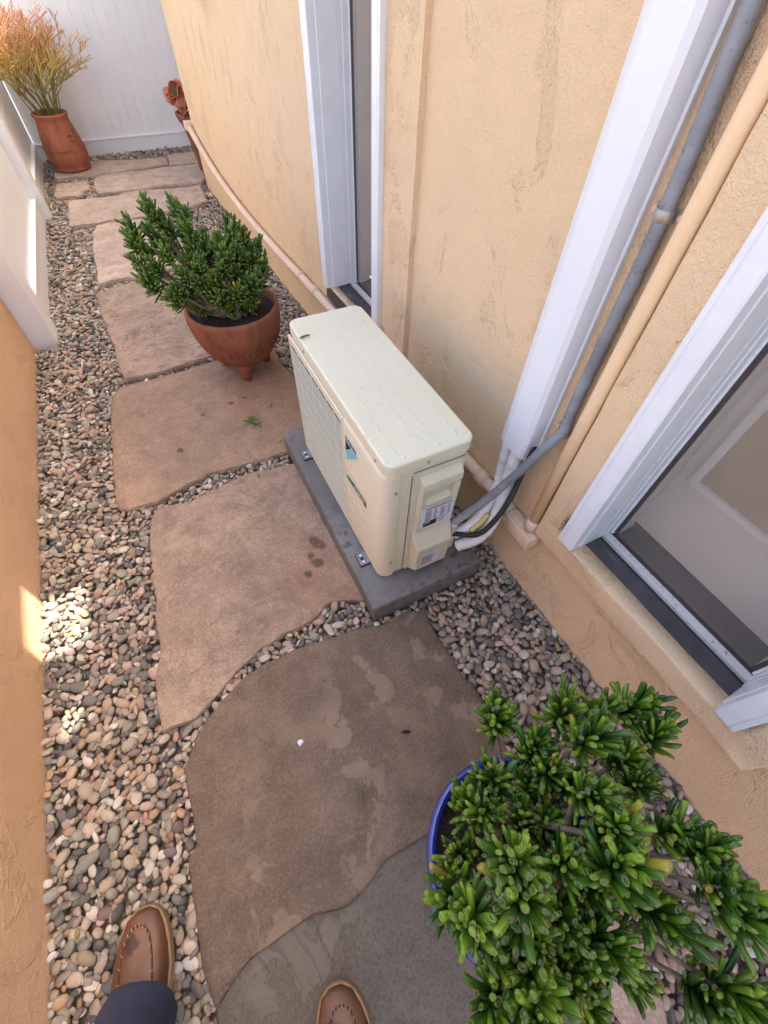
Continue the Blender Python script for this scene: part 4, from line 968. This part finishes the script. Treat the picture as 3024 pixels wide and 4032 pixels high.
pm = [petal(.150, .066), petal(.140, .070), petal(.12, .060)]
rnd = random.Random(2)
for cx, cy, cz, n in ((-.095, -.03, .50, 7), (-.05, -.08, .44, 7), (.03, -.05, .50, 7), (.08, .02, .46, 7), (-.02, .05, .50, 6)):
    V, F = tube_data([(cx*.4, cy*.4, .40), (cx*.8, cy*.8, .45), (cx, cy, cz-.01)], [.014, .012, .010], 8); mesh('stem', V, F, M_BARK, urn, True)
    for k in range(n):
        az = k*2.4+rnd.uniform(-.2, .2); pol = math.radians(12+40*(k/n))
        fr = frame((cx*1.6, cy*1.6, .35), az); d = fr @ Vector((math.sin(pol), 0, math.cos(pol)))
        o = bpy.data.objects.new('leaf', pm[k % 3]); COL.objects.link(o); o.parent = urn
        ax = Vector((cx*1.6, cy*1.6, .35)).normalized(); zax = d.normalized(); yax = (ax-zax*ax.dot(zax)).normalized()*-1; xax = yax.cross(zax)
        o.matrix_local = Matrix.Translation((cx, cy, cz-.02)) @ Matrix((xax, yax, zax)).transposed().to_4x4() @ Matrix.Scale(rnd.uniform(.8, 1.05), 4)
        so_ = o.modifiers.new('thick', 'SOLIDIFY'); so_.thickness = .007

# ------------------------------------------------------------------ small brown wall fixture showing at the top edge
wl = obox('wall_fixture', -.05, -.001, 2.84, 2.97, 1.148, 1.30, M_BRONZE, house, .006)

# ------------------------------------------------------------------ photographer: shoes, trousers and body
def m_leather():
    t = NT('brown_shoe_leather'); n1 = t.noise(14, 5, .6); n2 = t.noise(120, 4, .7)
    col = t.mix(t.ramp(n1, [(.3, B0), (.7, W1)]), L(70, 46, 32), L(116, 78, 52))
    d = t.n('ShaderNodeVectorMath', _operation='DISTANCE'); t.l(t.co(), d.inputs[0]); d.inputs[1].default_value = (-.018, .095, .06)
    dd = t.math('ADD', d.outputs['Value'], t.math('MULTIPLY', t.math('SUBTRACT', t.noise(60, 4, .7), .5), .03))
    col = t.mix(t.ramp(dd, [(.018, (.9,)*3), (.022, B0)]), col, L(52, 26, 20))
    return t.out(col, .5, t.bump(n2, .3, .002))
M_LEATHER = m_leather()
M_SOLE = simple('tan_shoe_sole', L(150, 120, 84), .7, .12, 30)
M_LACE = simple('dark_brown_lace', L(78, 46, 32), .7)
M_STITCH = simple('pale_stitching', L(196, 160, 118), .7)
M_DENIM = simple('navy_trouser_cloth', L(44, 50, 72), .9, .15, 30, 200, .3, .002)
M_SHIRT = simple('grey_shirt_cloth', L(150, 152, 156), .9)
M_SKIN = simple('skin', L(196, 150, 124), .55)
M_HAIR = simple('brown_hair', L(70, 52, 40), .7)
per = thing('person', 'person in navy trousers and worn brown leather moccasin shoes, taking the photo', 'person', (-.70, -.92, 0))
PO = Vector(per.location)
def shoe(toe, heel, flip, parent):
    T, Hh = Vector(toe), Vector(heel); ln = (T-Hh).length; ang = math.atan2((T-Hh).y, (T-Hh).x)-math.pi/2
    e = bpy.data.objects.new('shoe', None)
    stn = [(.0, .012, .030), (.012, .034, .036), (.04, .047, .045), (.075, .054, .053), (.11, .057, .060), (.15, .051, .070), (.19, .045, .082), (.235, .040, .088), (.27, .034, .086), (.288, .018, .08), (.292, .006, .075)]
    k = ln/.292; V, F = [], []; n = 18
    for (d, w, h) in stn:
        off = flip*(.006*math.sin(d/.292*math.pi))
        for j in range(n+1):
            a = math.pi*j/n; ca, sa = math.cos(a), math.sin(a)
            x = w*math.copysign(abs(ca)**.72, ca); z = .016+(h-.016)*abs(sa)**.62
            V.append((x+off+.0016*noise.noise(Vector((x*30, d*40, flip*3))), ln*.5-d*k, z+.0032*noise.noise(Vector((x*26, d*55, flip*5)))*(1 if j not in (0, n) else 0)))
    m_ = n+1
    for i in range(len(stn)-1):
        for j in range(n): F.append((i*m_+j, i*m_+j+1, (i+1)*m_+j+1, (i+1)*m_+j))
    F.append(tuple(range(n, -1, -1))); F.append(tuple(range((len(stn)-1)*m_, len(stn)*m_)))
    sh = mesh('shoe', V, F, M_LEATHER, parent, True); sh.location = ((T+Hh)/2).to_3d()-PO; sh.rotation_euler = (0, 0, ang); fix(sh)
    outl = [(-w-.005+flip*.006*math.sin(d/.292*math.pi), ln*.5-d*k) for d, w, h in stn]+[(w+.005+flip*.006*math.sin(d/.292*math.pi), ln*.5-d*k) for d, w, h in stn[::-1]]
    outl[0] = (outl[0][0], outl[0][1]+.004); outl[-1] = (outl[-1][0], outl[-1][1]+.004)
    outl = chaikin(outl, 2)
    V, F = stack_loops([(outl, .0), (outl, .018), ([(x*.97, y*.99) for x, y in outl], .021)]); fix(mesh('sole', V, F, M_SOLE, sh))
    def top(x, d):
        for i in range(len(stn)-1):
            if stn[i][0] <= d <= stn[i+1][0]:
                t = (d-stn[i][0])/(stn[i+1][0]-stn[i][0]); w = stn[i][1]*(1-t)+stn[i+1][1]*t; h = stn[i][2]*(1-t)+stn[i+1][2]*t
        u_ = min(.999, abs(x)/w)**(1/.72); return .016+(h-.016)*(math.sqrt(1-u_*u_))**.62
    # moccasin seam in a U round the toe, stitched
    us = [(-.032, .17), (-.034, .12), (-.031, .075), (-.022, .042), (-.008, .028), (.008, .028), (.022, .042), (.031, .075), (.034, .12), (.032, .17)]
    pth = catmull([(x+flip*.005, ln*.5-d*k, top(x, d)+.001) for x, d in us], 4); V, F = tube_data(pth, .0021, 5); mesh('seam', V, F, M_LACE, sh, True)
    for q_ in range(1, len(pth)-1, 2):
        p = pth[q_]; dv = Vector((p.x, p.y-ln*.5+.12, 0)).normalized()*.0035
        V, F = tube_data([p-dv+Vector((0, 0, .0012)), p+Vector((0, 0, .003)), p+dv+Vector((0, 0, .0008))], .0006, 4); mesh('stitch', V, F, M_STITCH, sh)
    for dd, w_ in ((.165, .030), (.185, .028)):
        pth = catmull([(-w_+flip*.005, ln*.5-dd*k, top(-w_, dd)+.002), (flip*.005, ln*.5-(dd+.006)*k, top(0, dd)+.006), (w_+flip*.005, ln*.5-(dd-.006)*k, top(w_, dd)+.002)], 5)
        V, F = tube_data(pth, .0026, 6); mesh('lace', V, F, M_LACE, sh, True)
    return sh
shoe((-.850, -.486), (-.890, -.781), -1, per)
s2_ = shoe((-.500, -.802), (-.567, -1.097), 1, per)
def figure():
    J = {'pel': (-.70, -1.02, .93), 'la': (-.856, -.668, .125), 'la0': (-.852, -.650, .095), 'lk': (-.815, -.78, .50), 'lh': (-.79, -1.0, .90), 'ra': (-.566, -1.02, .10), 'ra0': (-.566, -1.02, .085), 'rk': (-.590, -.99, .50), 'rh': (-.61, -1.02, .90),
         'sp1': (-.68, -1.05, 1.12), 'sp2': (-.62, -1.04, 1.36), 'nk': (-.58, -1.01, 1.50), 'hd0': (-.55, -.98, 1.58), 'hd1': (-.53, -.95, 1.70), 'ls': (-.78, -1.02, 1.40), 'le': (-.80, -.92, 1.17), 'lw': (-.52, -.80, 1.30), 'rs': (-.46, -1.06, 1.40), 're': (-.36, -1.02, 1.15), 'rw': (-.26, -.82, 1.30)}
    Rr = {'pel': .135, 'la': .078, 'la0': .092, 'lk': .074, 'lh': .10, 'ra': .072, 'ra0': .076, 'rk': .074, 'rh': .10, 'sp1': .14, 'sp2': .155, 'nk': .06, 'hd0': .085, 'hd1': .085, 'ls': .065, 'le': .046, 'lw': .032, 'rs': .065, 're': .046, 'rw': .032}
    E_ = [('pel', 'lh'), ('lh', 'lk'), ('lk', 'la'), ('la', 'la0'), ('pel', 'rh'), ('rh', 'rk'), ('rk', 'ra'), ('ra', 'ra0'), ('pel', 'sp1'), ('sp1', 'sp2'), ('sp2', 'nk'), ('nk', 'hd0'), ('hd0', 'hd1'), ('sp2', 'ls'), ('ls', 'le'), ('le', 'lw'), ('sp2', 'rs'), ('rs', 're'), ('re', 'rw')]
    ks = list(J); me = bpy.data.meshes.new('body'); me.from_pydata([tuple(Vector(J[k])-PO) for k in ks], [(ks.index(a), ks.index(b)) for a, b in E_], [])
    o = bpy.data.objects.new('body', me); COL.objects.link(o)
    o.modifiers.new('skin', 'SKIN'); 
    for i, k in enumerate(ks): me.skin_vertices[0].data[i].radius = (Rr[k], Rr[k]); me.skin_vertices[0].data[i].use_root = (k == 'pel')
    sb = o.modifiers.new('sub', 'SUBSURF'); sb.levels = 2; sb.render_levels = 2
    dg = bpy.context.evaluated_depsgraph_get(); m2 = bpy.data.meshes.new_from_object(o.evaluated_get(dg)); bpy.data.objects.remove(o)
    for v in m2.vertices:
        if v.co.z < .5:      # cloth folds near the hem
            f_ = (.5-v.co.z)/.5; v.co += noise.noise_vector(v.co*26)*.007*f_
    for m_ in (M_DENIM, M_SHIRT, M_SKIN, M_HAIR): m2.materials.append(m_)
    for p in m2.polygons:
        c = p.center+PO; i = 0
        if c.z > 1.02: i = 1
        if c.z > 1.50: i = 2
        if c.z > 1.66 or (c.z > 1.56 and c.y < -1.0): i = 3
        if c.z > 1.1 and (c-Vector(J['lw'])).length < .10 or (c-Vector(J['rw'])).length < .10: i = 2
        p.material_index = i
    b = link('body', m2, None, per, True); b['label'] = 'navy trousers with a rumpled hem over the shoe'
figure()

# ------------------------------------------------------------------ small things lying about
def one_leaf(name, label, p, d, sc_, roll, cols, group=None, cat='leaf'):
    me, *_ = leaf_mesh(name, .042, .0048, cols[0][:3], cols[1][:3], L(150, 96, 60), .3)
    o = bpy.data.objects.new(name, me); COL.objects.link(o); o.matrix_world = Matrix.Translation(p) @ frame(d, roll).to_4x4() @ Matrix.Scale(sc_, 4)
    return tag(o, label, cat, group)
GG = (L(40, 84, 30), L(74, 122, 44))
one_leaf('fallen_leaf', 'small green leaf lying on top of the outdoor unit', (.044, .589, .648), (-1, .12, .02), .75, 0, GG)
YY = (L(150, 130, 50), L(190, 170, 80))
for i, (x, y, a, s_, cc, lb_) in enumerate(((-.12, 1.215, 2.0, .55, GG, 'small green leaf near the bowl foot'), (-.04, 1.10, .8, .6, GG, 'green leaf fallen closest to the unit'), (-.075, 1.14, .3, .45, YY, 'yellow bit of stem among the fallen leaves'), (-.115, .985, 2.4, .4, GG, 'tiny dark leaf just below the fallen sprig'), (-.33, 1.18, 2.7, .5, GG, 'thin dark leaf on the left of the smooth flagstone'), (-.22, .70, 1.2, .55, GG, 'green leaf lying on the tan flagstone edge'), (-.085, .865, .2, .6, YY, 'yellow leaf against the pad corner'), (-.36, .745, 1.0, .5, GG, 'green leaf caught in the gravel joint'))):
    one_leaf('fallen_leaf', lb_, (x, y, .006), (math.cos(a), math.sin(a), .05), s_, i, cc, 'fallen leaves')
spg = thing('fallen_sprig', 'broken green sprig of finger leaves lying on the smooth flagstone', 'sprig', (-.148, 1.047, .004))
lm = leaf_mesh('leaf', .045, .0042, L(44, 80, 34)[:3], L(98, 136, 56)[:3], L(150, 96, 60), .2)[0]
rnd = random.Random(9)
for k in range(15):
    a = -1.9+rnd.uniform(-1.5, 1.5); o = bpy.data.objects.new('leaf', lm); COL.objects.link(o); o.parent = spg
    o.matrix_local = Matrix.Translation((.008*math.cos(k), .03-.004*k, .006+.002*(k % 4))) @ frame((math.cos(a), math.sin(a)*.8, rnd.uniform(.05, .5)), k).to_4x4() @ Matrix.Scale(rnd.uniform(.6, .95), 4)
tw = catmull([(-.312, -.487, .006), (-.303, -.497, .010), (-.305, -.513, .009), (-.312, -.530, .006)], 5)
tag(tubeo('fallen_stalk', tw, .0022, simple('olive_stalk', L(96, 100, 50), .6), None, 6), 'short curved green stalk lying on the dark near flagstone', 'stalk')
tw = catmull([(-.135, -.424, .005), (-.125, -.427, .008), (-.112, -.433, .006)], 4)
tag(tubeo('dark_crumb', tw, [.003]*2+[.0045]*(len(tw)-4)+[.003]*2, M_SOIL, None, 6), 'dark wormlike crumb of soil on the near flagstone', 'debris')
def blob(name, x, y, z, r, mat, label, cat, seed):
    V, F = lathe_data([(.0005, .003), (r*.6, .0026), (r, .0005)], 16, wob=.9); o = mesh(name, [(v[0]+r*.5*noise.noise(Vector((v[0]*90, v[1]*90, seed))), v[1]+r*.5*noise.noise(Vector((v[0]*90, v[1]*90, seed+7))), v[2]) for v in V], F, mat, None, True, loc=(x, y, z)); fix(o); return tag(o, label, cat)
blob('bird_dropping', -.406, -.316, .0, .008, M_LABEL, 'white bird dropping on the dark near flagstone', 'dropping', 3)
# water drops beaded on the lid
def drops():
    rnd = random.Random(4); V, F = [], []
    for k in range(170):
        x = rnd.uniform(.012, .25); y = (rnd.random()**1.5)*.66+.02; r = rnd.uniform(.0014, .0034)*(1.6 if rnd.random() < .12 and y < .25 else 1)
        v, f = lathe_data([(r, 0), (r*.9, r*.32), (r*.5, r*.55), (r*.05, r*.62)], 8); k0 = len(V)
        V += [(a+x, b+y, c+.6422) for a, b, c in v]; F += [tuple(i+k0 for i in q_) for q_ in f]
    t = NT('water_drop'); t.out(L(226, 219, 200), .12, None)
    tag(mesh('water_drops', V, F, t.m, None, True), 'water drops beaded on the lid of the outdoor unit', 'water', kind='stuff')
drops()
